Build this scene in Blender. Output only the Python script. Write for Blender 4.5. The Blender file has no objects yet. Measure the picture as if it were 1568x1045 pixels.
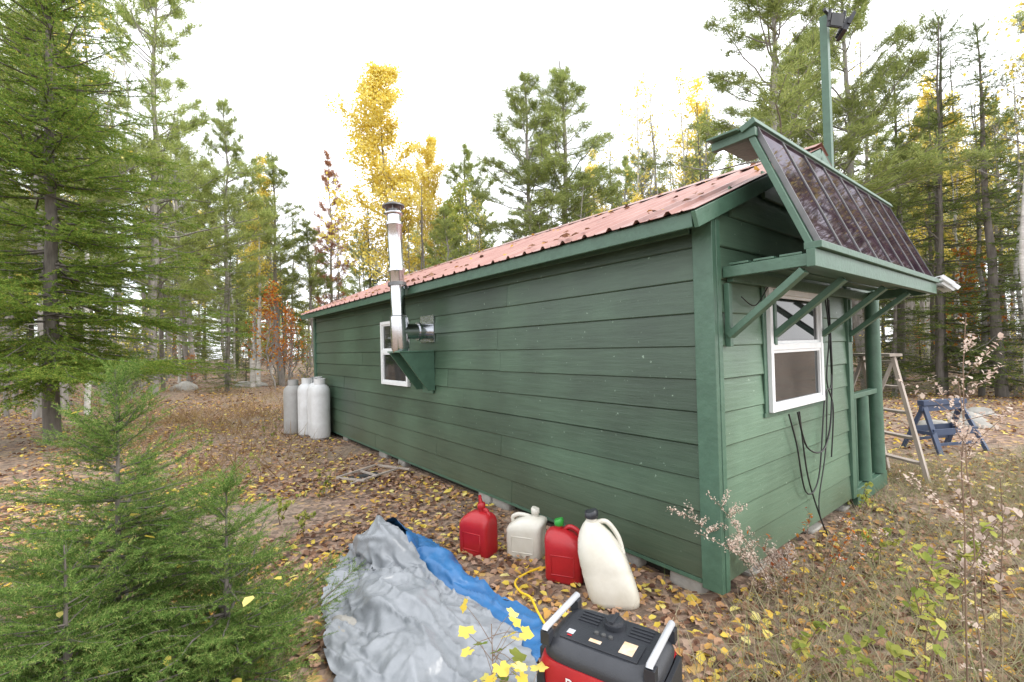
import bpy, math, random, time
import numpy as np
from mathutils import Vector, Matrix, noise
from mathutils.bvhtree import BVHTree
rng=np.random.default_rng(11); random.seed(5)
scene=bpy.context.scene
# ------------------------------------------------------------ site frame
CX,CY,CZ=-2.817,-1.509,1.65
FW=(0.6198,0.7848); RT=(0.7848,-0.6198)
def W(D,lat,z=0.0):      # site coordinates: distance along the clearing axis, lateral
    return Vector((CX+FW[0]*D+RT[0]*lat, CY+FW[1]*D+RT[1]*lat, z))
def gz(x,y):
    d=math.hypot(x-1,y-3)
    k=min(1,max(0,(d-7)/12))
    return k*(noise.noise(Vector((x*.08,y*.08,0)))*.5+noise.noise(Vector((x*.3,y*.3,4)))*.12)+.018*noise.noise(Vector((x*.9,y*.9,2)))
# ------------------------------------------------------------ materials
def ramp(nt,stops,interp='LINEAR'):
    r=nt.nodes.new('ShaderNodeValToRGB'); r.color_ramp.interpolation=interp
    e=r.color_ramp.elements
    while len(e)<len(stops): e.new(.5)
    for i,(p,c) in enumerate(stops):
        e[i].position=p; e[i].color=(*c,1)
    return r
def newmat(n):
    m=bpy.data.materials.new(n); m.use_nodes=True; nt=m.node_tree
    return m,nt,nt.nodes['Principled BSDF']
def pmat(name,c1,c2=None,rough=.6,metal=0,scale=6,bump=0,bscale=40,stretch=(1,1,1),island=0,spec=.5,coat=0,detail=6):
    m,nt,b=newmat(name); L=nt.links
    c2=c2 or tuple(x*.8 for x in c1)
    tc=nt.nodes.new('ShaderNodeTexCoord'); mp=nt.nodes.new('ShaderNodeMapping')
    mp.inputs['Scale'].default_value=stretch
    L.new(tc.outputs['Object'],mp.inputs['Vector'])
    n=nt.nodes.new('ShaderNodeTexNoise'); n.inputs['Scale'].default_value=scale; n.inputs['Detail'].default_value=detail; n.inputs['Roughness'].default_value=.65
    L.new(mp.outputs[0],n.inputs['Vector'])
    r=ramp(nt,[(.3,c1),(.7,c2)]); L.new(n.outputs['Fac'],r.inputs['Fac'])
    col=r.outputs['Color']
    if island:
        g=nt.nodes.new('ShaderNodeNewGeometry'); mr=nt.nodes.new('ShaderNodeMapRange')
        mr.inputs['To Min'].default_value=1-island; mr.inputs['To Max'].default_value=1+island
        L.new(g.outputs['Random Per Island'],mr.inputs['Value'])
        mx=nt.nodes.new('ShaderNodeVectorMath'); mx.operation='SCALE'
        L.new(col,mx.inputs[0]); L.new(mr.outputs[0],mx.inputs['Scale']); col=mx.outputs[0]
    L.new(col,b.inputs['Base Color'])
    b.inputs['Roughness'].default_value=rough; b.inputs['Metallic'].default_value=metal
    b.inputs['Specular IOR Level'].default_value=spec; b.inputs['Coat Weight'].default_value=coat
    if bump:
        n2=nt.nodes.new('ShaderNodeTexNoise'); n2.inputs['Scale'].default_value=bscale; n2.inputs['Detail'].default_value=5
        L.new(mp.outputs[0],n2.inputs['Vector'])
        bp=nt.nodes.new('ShaderNodeBump'); bp.inputs['Strength'].default_value=bump; bp.inputs['Distance'].default_value=.01
        L.new(n2.outputs['Fac'],bp.inputs['Height']); L.new(bp.outputs[0],b.inputs['Normal'])
    return m
def leafmat(name,stops,trans=.45,objvar=.25):
    m=bpy.data.materials.new(name); m.use_nodes=True; nt=m.node_tree; L=nt.links
    nt.nodes.remove(nt.nodes['Principled BSDF']); out=nt.nodes['Material Output']
    g=nt.nodes.new('ShaderNodeNewGeometry'); oi=nt.nodes.new('ShaderNodeObjectInfo')
    r=ramp(nt,stops); L.new(g.outputs['Random Per Island'],r.inputs['Fac'])
    mr=nt.nodes.new('ShaderNodeMapRange'); mr.inputs['To Min'].default_value=1-objvar; mr.inputs['To Max'].default_value=1+objvar
    L.new(oi.outputs['Random'],mr.inputs['Value'])
    sc=nt.nodes.new('ShaderNodeVectorMath'); sc.operation='SCALE'
    L.new(r.outputs[0],sc.inputs[0]); L.new(mr.outputs[0],sc.inputs['Scale'])
    d=nt.nodes.new('ShaderNodeBsdfDiffuse'); t=nt.nodes.new('ShaderNodeBsdfTranslucent')
    mx=nt.nodes.new('ShaderNodeMixShader'); mx.inputs[0].default_value=trans
    L.new(sc.outputs[0],d.inputs[0]); L.new(sc.outputs[0],t.inputs[0])
    L.new(d.outputs[0],mx.inputs[1]); L.new(t.outputs[0],mx.inputs[2]); L.new(mx.outputs[0],out.inputs[0])
    return m
M={}
def siding_mat(name,c1,c2,dirt,stretch):
    m,nt,b=newmat(name); L=nt.links; N=nt.nodes
    tc=N.new('ShaderNodeTexCoord'); mp=N.new('ShaderNodeMapping'); mp.inputs['Scale'].default_value=stretch
    L.new(tc.outputs['Object'],mp.inputs['Vector'])
    n=N.new('ShaderNodeTexNoise'); n.inputs['Scale'].default_value=5; n.inputs['Detail'].default_value=8; n.inputs['Roughness'].default_value=.7
    L.new(mp.outputs[0],n.inputs['Vector'])
    r=ramp(nt,[(.3,c1),(.7,c2)]); L.new(n.outputs['Fac'],r.inputs['Fac'])
    g=N.new('ShaderNodeNewGeometry'); mr=N.new('ShaderNodeMapRange'); mr.inputs['To Min'].default_value=.86; mr.inputs['To Max'].default_value=1.14
    L.new(g.outputs['Random Per Island'],mr.inputs['Value'])
    sc=N.new('ShaderNodeVectorMath'); sc.operation='SCALE'; L.new(r.outputs[0],sc.inputs[0]); L.new(mr.outputs[0],sc.inputs['Scale'])
    n3=N.new('ShaderNodeTexNoise'); n3.inputs['Scale'].default_value=1.1; n3.inputs['Detail'].default_value=5
    L.new(tc.outputs['Object'],n3.inputs['Vector'])
    mr3=N.new('ShaderNodeMapRange'); mr3.inputs['From Min'].default_value=.35; mr3.inputs['From Max'].default_value=.7; mr3.inputs['To Min'].default_value=.70; mr3.inputs['To Max'].default_value=1.26
    L.new(n3.outputs['Fac'],mr3.inputs['Value'])
    sc2=N.new('ShaderNodeVectorMath'); sc2.operation='SCALE'; L.new(sc.outputs[0],sc2.inputs[0]); L.new(mr3.outputs[0],sc2.inputs['Scale'])
    v=N.new('ShaderNodeTexNoise'); v.inputs['Scale'].default_value=30; v.inputs['Detail'].default_value=2
    L.new(tc.outputs['Object'],v.inputs['Vector'])
    lt=N.new('ShaderNodeMapRange'); lt.inputs['From Min'].default_value=.72; lt.inputs['From Max'].default_value=.78
    L.new(v.outputs['Fac'],lt.inputs['Value'])
    mx=N.new('ShaderNodeMix'); mx.data_type='RGBA'; L.new(lt.outputs[0],mx.inputs['Factor']); L.new(sc2.outputs[0],mx.inputs['A']); mx.inputs['B'].default_value=(*dirt,1)
    sp=N.new('ShaderNodeSeparateXYZ'); L.new(tc.outputs['Object'],sp.inputs[0])
    mz=N.new('ShaderNodeMapRange'); mz.inputs['From Min'].default_value=.75; mz.inputs['From Max'].default_value=.1; mz.inputs['To Max'].default_value=1.0
    L.new(sp.outputs['Z'],mz.inputs['Value'])
    mm=N.new('ShaderNodeMath'); mm.operation='MULTIPLY'; L.new(mz.outputs[0],mm.inputs[0]); L.new(n.outputs['Fac'],mm.inputs[1])
    mx2=N.new('ShaderNodeMix'); mx2.data_type='RGBA'; L.new(mm.outputs[0],mx2.inputs['Factor']); L.new(mx.outputs['Result'],mx2.inputs['A']); mx2.inputs['B'].default_value=(.065,.07,.042,1)
    L.new(mx2.outputs['Result'],b.inputs['Base Color'])
    rr_=N.new('ShaderNodeMapRange'); rr_.inputs['To Min'].default_value=.28; rr_.inputs['To Max'].default_value=.52
    L.new(n3.outputs['Fac'],rr_.inputs['Value']); L.new(rr_.outputs[0],b.inputs['Roughness'])
    bp=N.new('ShaderNodeBump'); bp.inputs['Strength'].default_value=.5; bp.inputs['Distance'].default_value=.006
    L.new(n.outputs['Fac'],bp.inputs['Height']); L.new(bp.outputs[0],b.inputs['Normal'])
    return m
M['sideL']=siding_mat('green_siding_paint_shaded',(.040,.073,.045),(.060,.104,.066),(.20,.28,.21),(10,.5,7))  # same green paint, darker colour carries the shade of the long wall
M['sideF']=siding_mat('green_siding_paint_lit',(.084,.148,.097),(.115,.190,.128),(.3,.4,.3),(.5,10,7))  # same green paint, lighter colour carries the light on the front wall
M['trim']=pmat('green_trim_paint',(.048,.102,.067),(.070,.143,.096),rough=.45,scale=9,bump=.3,bscale=30,island=.08)
M['dark']=pmat('underfloor_shade',(.02,.02,.015),(.035,.03,.02),rough=.9)  # near-black colour standing in for shade in the gap below the floor
M['roof']=pmat('red_metal_roof',(.27,.125,.10),(.37,.215,.18),rough=.42,scale=2.5,bump=.1,bscale=20,stretch=(.6,3,1))
M['white']=pmat('white_vinyl',(.74,.75,.75),(.64,.66,.66),rough=.4,scale=10)
M['silver']=pmat('silver_paint',(.44,.45,.47),(.36,.37,.39),rough=.35,scale=10)
M['ply']=pmat('bare_plywood',(.42,.28,.16),(.30,.20,.12),rough=.7,scale=12,stretch=(1,8,8))
M['steel']=pmat('stainless_steel',(.62,.63,.65),(.48,.49,.51),rough=.2,metal=1,scale=5,bump=.06,bscale=14)
M['darksteel']=pmat('dark_steel',(.10,.10,.10),(.16,.16,.16),rough=.45,metal=.6)
M['rubber']=pmat('black_cable',(.012,.012,.012),(.02,.02,.02),rough=.5)
M['blackpl']=pmat('black_plastic',(.018,.020,.025),(.030,.032,.038),rough=.42,bump=.15,bscale=160)
M['redpl']=pmat('red_plastic',(.42,.012,.018),(.30,.01,.014),rough=.38,scale=5,bump=.08,bscale=60)
M['whitepl']=pmat('translucent_white_plastic',(.62,.60,.53),(.50,.47,.39),rough=.4,scale=5,bump=.08,bscale=30)
M['bluepl']=pmat('dark_blue_plastic',(.03,.05,.10),(.05,.07,.12),rough=.5)
M['tank']=pmat('white_tank_paint',(.66,.67,.67),(.50,.50,.49),rough=.45,scale=4)
M['tankg']=pmat('grey_tank_paint',(.38,.38,.37),(.28,.27,.25),rough=.5,scale=4)
M['tarpg']=pmat('silver_tarp',(.255,.27,.29),(.17,.185,.20),rough=.36,scale=5,bump=.3,bscale=26,spec=.55)
M['tarpb']=pmat('blue_tarp',(.024,.11,.27),(.038,.155,.35),rough=.42,scale=5,bump=.25,bscale=26)
M['stone']=pmat('grey_stone',(.22,.21,.19),(.35,.34,.31),rough=.9,scale=5,bump=.6,bscale=18)
M['wood']=pmat('weathered_wood',(.28,.235,.20),(.40,.35,.30),rough=.8,scale=8,stretch=(1,1,.2),bump=.3)
M['yellow']=pmat('yellow_cord',(.75,.52,.02),(.65,.42,.02),rough=.4)
M['greencap']=pmat('green_cap',(.03,.30,.04),rough=.4)
M['label']=pmat('paper_label',(.56,.35,.17),(.50,.47,.42),rough=.5,scale=26)
M['bark']=pmat('grey_bark',(.17,.155,.14),(.33,.305,.28),rough=.95,scale=4,stretch=(4,4,.8),bump=.8,bscale=12)
M['barkd']=pmat('dark_bark',(.08,.07,.06),(.17,.15,.13),rough=.95,scale=4,stretch=(4,4,.8))
M['birch']=pmat('birch_bark',(.68,.66,.62),(.30,.28,.25),rough=.8,scale=4,stretch=(1,1,3))
M['twig']=pmat('twig_brown',(.14,.09,.06),(.22,.15,.10),rough=.9)
m,nt,b=newmat('window_glass'); b.inputs['Roughness'].default_value=.04; b.inputs['Specular IOR Level'].default_value=.5; M['glass']=m
n=nt.nodes.new('ShaderNodeTexNoise'); n.inputs['Scale'].default_value=3
r=ramp(nt,[(.35,(.012,.015,.017)),(.7,(.05,.048,.045))]); nt.links.new(n.outputs['Fac'],r.inputs[0]); nt.links.new(r.outputs[0],b.inputs['Base Color'])
m,nt,b=newmat('solar_cell_glass'); b.inputs['Roughness'].default_value=.5; b.inputs['Specular IOR Level'].default_value=0; M['solar']=m
tc=nt.nodes.new('ShaderNodeTexCoord'); bk=nt.nodes.new('ShaderNodeTexNoise'); bk.inputs['Scale'].default_value=9
nt.links.new(tc.outputs['Object'],bk.inputs['Vector'])
r=ramp(nt,[(.4,(.020,.011,.018)),(.65,(.042,.025,.032))]); nt.links.new(bk.outputs['Fac'],r.inputs[0]); nt.links.new(r.outputs[0],b.inputs['Base Color'])
gl=nt.nodes.new('ShaderNodeBsdfGlossy'); gl.inputs['Roughness'].default_value=.03; gl.inputs['Color'].default_value=(.95,.92,1,1)
ms=nt.nodes.new('ShaderNodeMixShader'); ms.inputs[0].default_value=.17; nt.links.new(b.outputs[0],ms.inputs[1]); nt.links.new(gl.outputs[0],ms.inputs[2]); nt.links.new(ms.outputs[0],nt.nodes['Material Output'].inputs[0])
# foliage
M['pine']=leafmat('pine_needles',[(0,(.16,.20,.065)),(.5,(.29,.35,.11)),(1,(.46,.49,.18))],trans=.5)
M['spruce']=leafmat('spruce_needles',[(0,(.06,.095,.028)),(.5,(.12,.17,.05)),(1,(.24,.27,.075))],trans=.5)
M['fir']=leafmat('fir_needles',[(0,(.07,.12,.025)),(.5,(.15,.24,.045)),(.85,(.26,.36,.07)),(1,(.42,.36,.09))],trans=.5,objvar=0)
M['sap']=leafmat('sapling_needles',[(0,(.055,.11,.027)),(.5,(.12,.21,.048)),(.88,(.26,.35,.10)),(1,(.34,.30,.12))],trans=.4,objvar=.05)
M['yl']=leafmat('yellow_leaves',[(0,(.74,.56,.09)),(.5,(.86,.72,.17)),(1,(.92,.84,.36))],trans=.5,objvar=.06)
M['orl']=leafmat('orange_leaves',[(0,(.35,.08,.03)),(.5,(.50,.18,.04)),(1,(.60,.32,.06))],trans=.5)
M['brl']=leafmat('rust_needles',[(0,(.24,.12,.07)),(.5,(.34,.17,.10)),(1,(.42,.24,.14))])
M['gl']=leafmat('pale_green_leaves',[(0,(.17,.22,.05)),(.5,(.32,.36,.09)),(1,(.50,.46,.13))],trans=.5)
M['litter']=leafmat('fallen_leaves',[(0,(.10,.05,.035)),(.25,(.20,.115,.075)),(.45,(.33,.20,.13)),(.66,(.40,.27,.20)),(.82,(.44,.24,.10)),(.93,(.56,.34,.08)),(1,(.76,.54,.10))],trans=.15,objvar=0)
M['straw']=leafmat('dry_grass',[(0,(.28,.23,.15)),(.5,(.42,.37,.25)),(.8,(.28,.28,.14)),(1,(.17,.22,.08))],trans=.3,objvar=0)
M['fern']=leafmat('dry_bracken',[(0,(.20,.12,.07)),(.5,(.36,.23,.12)),(1,(.42,.34,.14))],trans=.3)
M['fuzz']=leafmat('pale_seed_heads',[(0,(.42,.32,.27)),(1,(.66,.56,.48))],trans=.4)
# ground
m,nt,b=newmat('forest_floor'); L=nt.links; N=nt.nodes
tc=N.new('ShaderNodeTexCoord')
vo=N.new('ShaderNodeTexVoronoi'); vo.inputs['Scale'].default_value=17; vo.inputs['Randomness'].default_value=1
nn=N.new('ShaderNodeTexNoise'); nn.inputs['Scale'].default_value=9; nn.inputs['Detail'].default_value=3
L.new(tc.outputs['Object'],nn.inputs['Vector'])
ad=N.new('ShaderNodeVectorMath'); ad.operation='MULTIPLY_ADD'; ad.inputs[1].default_value=(.12,.12,.12)
L.new(nn.outputs['Color'],ad.inputs[0]); L.new(tc.outputs['Object'],ad.inputs[2]); L.new(ad.outputs[0],vo.inputs['Vector'])
sx=N.new('ShaderNodeSeparateXYZ'); L.new(vo.outputs['Color'],sx.inputs[0])
r=ramp(nt,[(0,(.08,.05,.035)),(.3,(.16,.105,.075)),(.55,(.26,.17,.12)),(.85,(.32,.225,.165)),(.95,(.40,.24,.11)),(1,(.48,.32,.09))])
L.new(sx.outputs[0],r.inputs[0])
n2=N.new('ShaderNodeTexNoise'); n2.inputs['Scale'].default_value=.6; n2.inputs['Detail'].default_value=8; L.new(tc.outputs['Object'],n2.inputs['Vector'])
r2=ramp(nt,[(.46,(0,0,0)),(.60,(1,1,1))]); L.new(n2.outputs['Fac'],r2.inputs[0])
n4=N.new('ShaderNodeTexNoise'); n4.inputs['Scale'].default_value=30; n4.inputs['Detail'].default_value=6; L.new(tc.outputs['Object'],n4.inputs['Vector'])
r4=ramp(nt,[(.3,(.13,.10,.075)),(.6,(.26,.215,.155)),(.75,(.21,.22,.13))]); L.new(n4.outputs['Fac'],r4.inputs[0])
mx=N.new('ShaderNodeMix'); mx.data_type='RGBA'
ml=N.new('ShaderNodeMath'); ml.operation='MULTIPLY'; ml.inputs[1].default_value=.55; L.new(r2.outputs[0],ml.inputs[0])
L.new(ml.outputs[0],mx.inputs['Factor']); L.new(r.outputs[0],mx.inputs['A']); L.new(r4.outputs[0],mx.inputs['B'])
L.new(mx.outputs['Result'],b.inputs['Base Color']); b.inputs['Roughness'].default_value=.9
bp=N.new('ShaderNodeBump'); bp.inputs['Strength'].default_value=.7; bp.inputs['Distance'].default_value=.03
L.new(vo.outputs['Distance'],bp.inputs['Height']); L.new(bp.outputs[0],b.inputs['Normal'])
M['ground']=m
# ------------------------------------------------------------ mesh helpers
def link(o,parent=None):
    scene.collection.objects.link(o)
    if parent: o.parent=parent
    return o
def empty(name,loc=(0,0,0),rz=0):
    e=bpy.data.objects.new(name,None); e.location=loc; e.rotation_euler=(0,0,rz); e.empty_display_size=.2
    return link(e)
class MB:
    def __init__(s): s.v=[]; s.f=[]; s.m=[]; s.mats=[]; s.sm=[]
    def mi(s,k):
        if k not in s.mats: s.mats.append(k)
        return s.mats.index(k)
    def add(s,vs,fs,k,smooth=False):
        b=len(s.v); s.v+= [tuple(v) for v in vs]; i=s.mi(k)
        for f in fs: s.f.append([b+j for j in f]); s.m.append(i); s.sm.append(smooth)
    def box(s,lo,hi,k,mat=None):
        x0,y0,z0=lo; x1,y1,z1=hi
        vs=[Vector(p) for p in ((x0,y0,z0),(x1,y0,z0),(x1,y1,z0),(x0,y1,z0),(x0,y0,z1),(x1,y0,z1),(x1,y1,z1),(x0,y1,z1))]
        if mat: vs=[mat@v for v in vs]
        s.add(vs,[(0,3,2,1),(4,5,6,7),(0,1,5,4),(1,2,6,5),(2,3,7,6),(3,0,4,7)],k)
    def beam(s,p0,p1,w,h,k,up=(0,0,1)):
        p0=Vector(p0);p1=Vector(p1); d=(p1-p0).normalized(); u=Vector(up)
        if abs(d.dot(u))>.98: u=Vector((0,1,0))
        a=d.cross(u).normalized(); c=a.cross(d)
        vs=[]
        for p in (p0,p1):
            for sa,sc in ((-1,-1),(1,-1),(1,1),(-1,1)): vs.append(p+a*sa*w/2+c*sc*h/2)
        s.add(vs,[(0,1,2,3),(7,6,5,4),(0,4,5,1),(1,5,6,2),(2,6,7,3),(3,7,4,0)],k)
    def tube(s,pts,rad,k,n=12,cap=True):
        pts=[Vector(p) for p in pts]
        if not hasattr(rad,'__len__'): rad=[rad]*len(pts)
        vs=[]; ref=None
        for i,p in enumerate(pts):
            d=(pts[min(i+1,len(pts)-1)]-pts[max(i-1,0)]).normalized()
            if ref is None:
                ref=Vector((1,0,0)) if abs(d.x)<.8 else Vector((0,1,0))
            a=(ref-d*ref.dot(d)).normalized(); ref=a; c=d.cross(a)
            for j in range(n):
                t=2*math.pi*j/n; vs.append(p+(a*math.cos(t)+c*math.sin(t))*rad[i])
        fs=[]
        for i in range(len(pts)-1):
            for j in range(n): fs.append((i*n+j,i*n+(j+1)%n,(i+1)*n+(j+1)%n,(i+1)*n+j))
        s.add(vs,fs,k,True)
        if cap:
            s.add(vs[:n],[tuple(range(n))[::-1]],k); s.add(vs[-n:],[tuple(range(n))],k)
    def loft(s,secs,k,n=32,cap=True):
        vs=[]
        for cx,cy,z,hx,hy,e in secs:
            for j in range(n):
                t=2*math.pi*(j+.5)/n; c,sn=math.cos(t),math.sin(t)
                vs.append((cx+hx*math.copysign(abs(c)**(2/e),c),cy+hy*math.copysign(abs(sn)**(2/e),sn),z))
        fs=[]
        for i in range(len(secs)-1):
            for j in range(n): fs.append((i*n+j,i*n+(j+1)%n,(i+1)*n+(j+1)%n,(i+1)*n+j))
        s.add(vs,fs,k,True)
        if cap: s.add(vs[:n],[tuple(range(n))[::-1]],k); s.add(vs[-n:],[tuple(range(n))],k)
    def obj(s,name,parent=None,bevel=0,loc=None,rz=None):
        me=bpy.data.meshes.new(name); me.from_pydata(s.v,[],s.f)
        for k in s.mats: me.materials.append(M[k])
        me.polygons.foreach_set('material_index',s.m); me.polygons.foreach_set('use_smooth',s.sm); me.update()
        o=bpy.data.objects.new(name,me); link(o,parent)
        if loc is not None: o.location=loc
        if rz is not None: o.rotation_euler[2]=rz
        if bevel:
            bm=o.modifiers.new('bevel','BEVEL'); bm.width=bevel; bm.segments=2; bm.limit_method='ANGLE'; bm.angle_limit=.8
        return o
class TM:
    def __init__(s): s.V=[];s.F=[];s.I=[];s.n=0;s.mats=[]
    def mi(s,k):
        if k not in s.mats: s.mats.append(k)
        return s.mats.index(k)
    def add(s,V,F,k):
        s.V.append(np.asarray(V,dtype=np.float32)); F=np.asarray(F,dtype=np.int32); s.F.append(F+s.n); s.I.append(np.full(len(F),s.mi(k),dtype=np.int32)); s.n+=len(V)
    def scatter(s,tV,tF,Mx,P,k):
        if len(P)==0: return
        V=np.einsum('nij,kj->nki',Mx,tV)+P[:,None,:]; n,kk,_=V.shape
        F=(tF[None]+np.arange(n)[:,None,None]*kk).reshape(-1,3)
        s.add(V.reshape(-1,3),F,k)
    def tube(s,pts,rad,k,n=6):
        pts=np.asarray(pts,float); rad=np.asarray(rad,float); m=len(pts)
        d=np.gradient(pts,axis=0); d/=np.linalg.norm(d,axis=1)[:,None]+1e-9
        ref=np.array([1.,.13,.07]) if abs(d[0,0])<.8 else np.array([0,1.,.1])
        a=ref-(d@ref)[:,None]*d; a/=np.linalg.norm(a,axis=1)[:,None]; c=np.cross(d,a)
        t=np.arange(n)*2*np.pi/n
        V=pts[:,None]+(a[:,None]*np.cos(t)[None,:,None]+c[:,None]*np.sin(t)[None,:,None])*rad[:,None,None]
        i=np.arange(m-1)[:,None]*n; j=np.arange(n)[None]; j2=(j+1)%n
        A=(i+j).ravel();B=(i+j2).ravel();C=(i+n+j2).ravel();D=(i+n+j).ravel()
        s.add(V.reshape(-1,3),np.concatenate([np.stack([A,B,C],1),np.stack([A,C,D],1)]),k)
    def mesh(s,name):
        V=np.concatenate(s.V);F=np.concatenate(s.F);I=np.concatenate(s.I)
        me=bpy.data.meshes.new(name); me.vertices.add(len(V)); me.vertices.foreach_set('co',V.ravel())
        me.loops.add(len(F)*3); me.loops.foreach_set('vertex_index',F.ravel().astype(np.int32))
        me.polygons.add(len(F)); me.polygons.foreach_set('loop_start',np.arange(len(F),dtype=np.int32)*3)
        me.polygons.foreach_set('material_index',I)
        for k in s.mats: me.materials.append(M[k])
        me.update(calc_edges=True); return me
    def obj(s,name,parent=None):
        return link(bpy.data.objects.new(name,s.mesh(name)),parent)
def frames(d,scale=1.0,roll=0.0):
    d=np.atleast_2d(np.asarray(d,float)); d=d/(np.linalg.norm(d,axis=1)[:,None]+1e-9)
    up=np.tile(np.array([0,0,1.]),(len(d),1)); bad=np.abs(d[:,2])>.97; up[bad]=[1,0,0]
    y=np.cross(up,d); y/=np.linalg.norm(y,axis=1)[:,None]; z=np.cross(d,y)
    roll=np.broadcast_to(roll,(len(d),))[:,None]
    y2=y*np.cos(roll)+z*np.sin(roll); z2=-y*np.sin(roll)+z*np.cos(roll)
    sc=np.broadcast_to(scale,(len(d),))[:,None,None]
    return np.stack([d,y2,z2],axis=2)*sc
def tuft(n,spread,w,seed):
    r=np.random.default_rng(seed); V=[];F=[]
    for i in range(n):
        th=spread*math.sqrt(r.random()); ph=r.random()*6.283
        d=np.array([math.cos(th),math.sin(th)*math.cos(ph),math.sin(th)*math.sin(ph)])*r.uniform(.6,1.1)
        p=np.cross(d,r.normal(size=3)); p/=np.linalg.norm(p); b=d*.08-np.array([r.random()*.6,0,0])+r.normal(size=3)*.08
        V+=[b-p*w/2,b+p*w/2,b+d]; F.append((3*i,3*i+1,3*i+2))
    return np.array(V),np.array(F)
def twig_t(n,nl,w,flat,seed,fwd=.6):
    r=np.random.default_rng(seed); V=[];F=[]
    V+=[(0,-.008,0),(0,.008,0),(1,0,0)];F.append((0,1,2))
    for i in range(n):
        t=(i+.5)/n; ph=r.random()*6.283
        s_=np.array([0,math.cos(ph),math.sin(ph)*flat+ (0.15 if flat<1 else .2)]); s_/=np.linalg.norm(s_)
        d=s_*math.sqrt(1-fwd*fwd)+np.array([fwd,0,0]); l=nl*r.uniform(.7,1.1)*(1-.35*t)
        p=np.cross(d,r.normal(size=3)); p/=np.linalg.norm(p); b=np.array([t,0,0])
        V+=[b-p*w/2,b+p*w/2,b+d*l]; k=len(V)-3; F.append((k,k+1,k+2))
    return np.array(V,float),np.array(F)
def leaf_t():
    V=np.array([(0,0,0),(.35,.33,.10),(.75,.24,.06),(1,0,-.05),(.75,-.24,.08),(.35,-.33,.12),(.5,0,-.02)],float); V[:,0]-=.5
    return V,np.array([(0,6,1),(1,6,2),(2,6,3),(3,6,4),(4,6,5),(5,6,0)])
def maple_t():
    ang=[-150,-120,-95,-70,-50,-28,0,28,50,70,95,120,150]; rad=[.45,.68,.56,.88,.70,.82,1.05,.82,.70,.88,.56,.68,.45]
    V=[(0,0,0)]+[(r*math.cos(math.radians(a)),r*math.sin(math.radians(a)),.08*math.cos(a)) for a,r in zip(ang,rad)]+[( -.12,0,0)]
    n=len(V); F=[(0,i,i+1) for i in range(1,n-1)]
    return np.array(V,float),np.array(F)
LT=leaf_t(); MT=maple_t()
def rdir(r,n):
    d=r.normal(size=(n,3)); return d/np.linalg.norm(d,axis=1)[:,None]
def crom(P,m=8):
    P=[Vector(p) for p in P]; out=[]
    for i in range(len(P)-1):
        p0=P[max(i-1,0)];p1=P[i];p2=P[i+1];p3=P[min(i+2,len(P)-1)]
        for j in range(m):
            t=j/m; out.append(.5*((2*p1)+(-p0+p2)*t+(2*p0-5*p1+4*p2-p3)*t*t+(-p0+3*p1-3*p2+p3)*t**3))
    out.append(P[-1]); return out
# ------------------------------------------------------------ ground
nx=170
c=np.linspace(-1,1,nx); c=np.sign(c)*(np.abs(c)**2.2)*170
V=[];F=[]
for j in range(nx):
    for i in range(nx):
        x=c[i]+0;y=c[j]+3; V.append((x,y,gz(x,y)))
for j in range(nx-1):
    for i in range(nx-1): a=j*nx+i; F.append((a,a+1,a+nx+1,a+nx))
me=bpy.data.meshes.new('ground'); me.from_pydata(V,[],F); me.materials.append(M['ground']); me.polygons.foreach_set('use_smooth',[True]*len(F))
link(bpy.data.objects.new('ground',me))
# ------------------------------------------------------------ tarp (draped cloth, frozen to a static mesh)
def inpoly(x,y,P):
    c=False;n=len(P);j=n-1
    for i in range(n):
        if (P[i][1]>y)!=(P[j][1]>y) and x<(P[j][0]-P[i][0])*(y-P[i][1])/(P[j][1]-P[i][1])+P[i][0]: c=not c
        j=i
    return c
def hump(p,sx,sy,sz,seed):
    vs=[];fs=[];n=20;m_=10
    for i in range(m_+1):
        ph=math.pi*i/m_
        for j in range(n):
            t=2*math.pi*j/n; d=Vector((math.sin(ph)*math.cos(t),math.sin(ph)*math.sin(t),math.cos(ph)))
            k=1+.2*noise.noise(d*1.5+Vector((seed,0,0))); q=lambda a:math.copysign(abs(a)**.7,a)
            vs.append((p[0]+q(d.x)*sx*k,p[1]+q(d.y)*sy*k,q(d.z)*sz*k))
    for i in range(m_):
        for j in range(n): fs.append((i*n+j,(i+1)*n+j,(i+1)*n+(j+1)%n,i*n+(j+1)%n))
    me=bpy.data.meshes.new('tmp'); me.from_pydata(vs,[],fs); me.update(); return bpy.data.objects.new('tmp',me)
def rdg(v): return 1-min(1,abs(noise.noise(v))*2.4)
def crease(x,y,z,sd):
    wx=x+.10*noise.noise(Vector((x*3,y*3,sd))); wy=y+.10*noise.noise(Vector((x*3,y*3,sd+5)))
    m_=.5+noise.noise(Vector((x*2.2,y*2.2,sd+40)))
    a=rdg(Vector((wx*7+wy*2,wy*2.0-wx*.8,sd)))**2.6*.036
    b=rdg(Vector((wx*5-wy*7,wy*3.5+wx*3,sd+11)))**2.6*.018*max(0,min(1,m_*1.4))
    c_=rdg(Vector((wx*17,wy*12,sd+17)))**2.4*.0065*max(.15,min(1,m_*1.2))
    return a+b+c_
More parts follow.
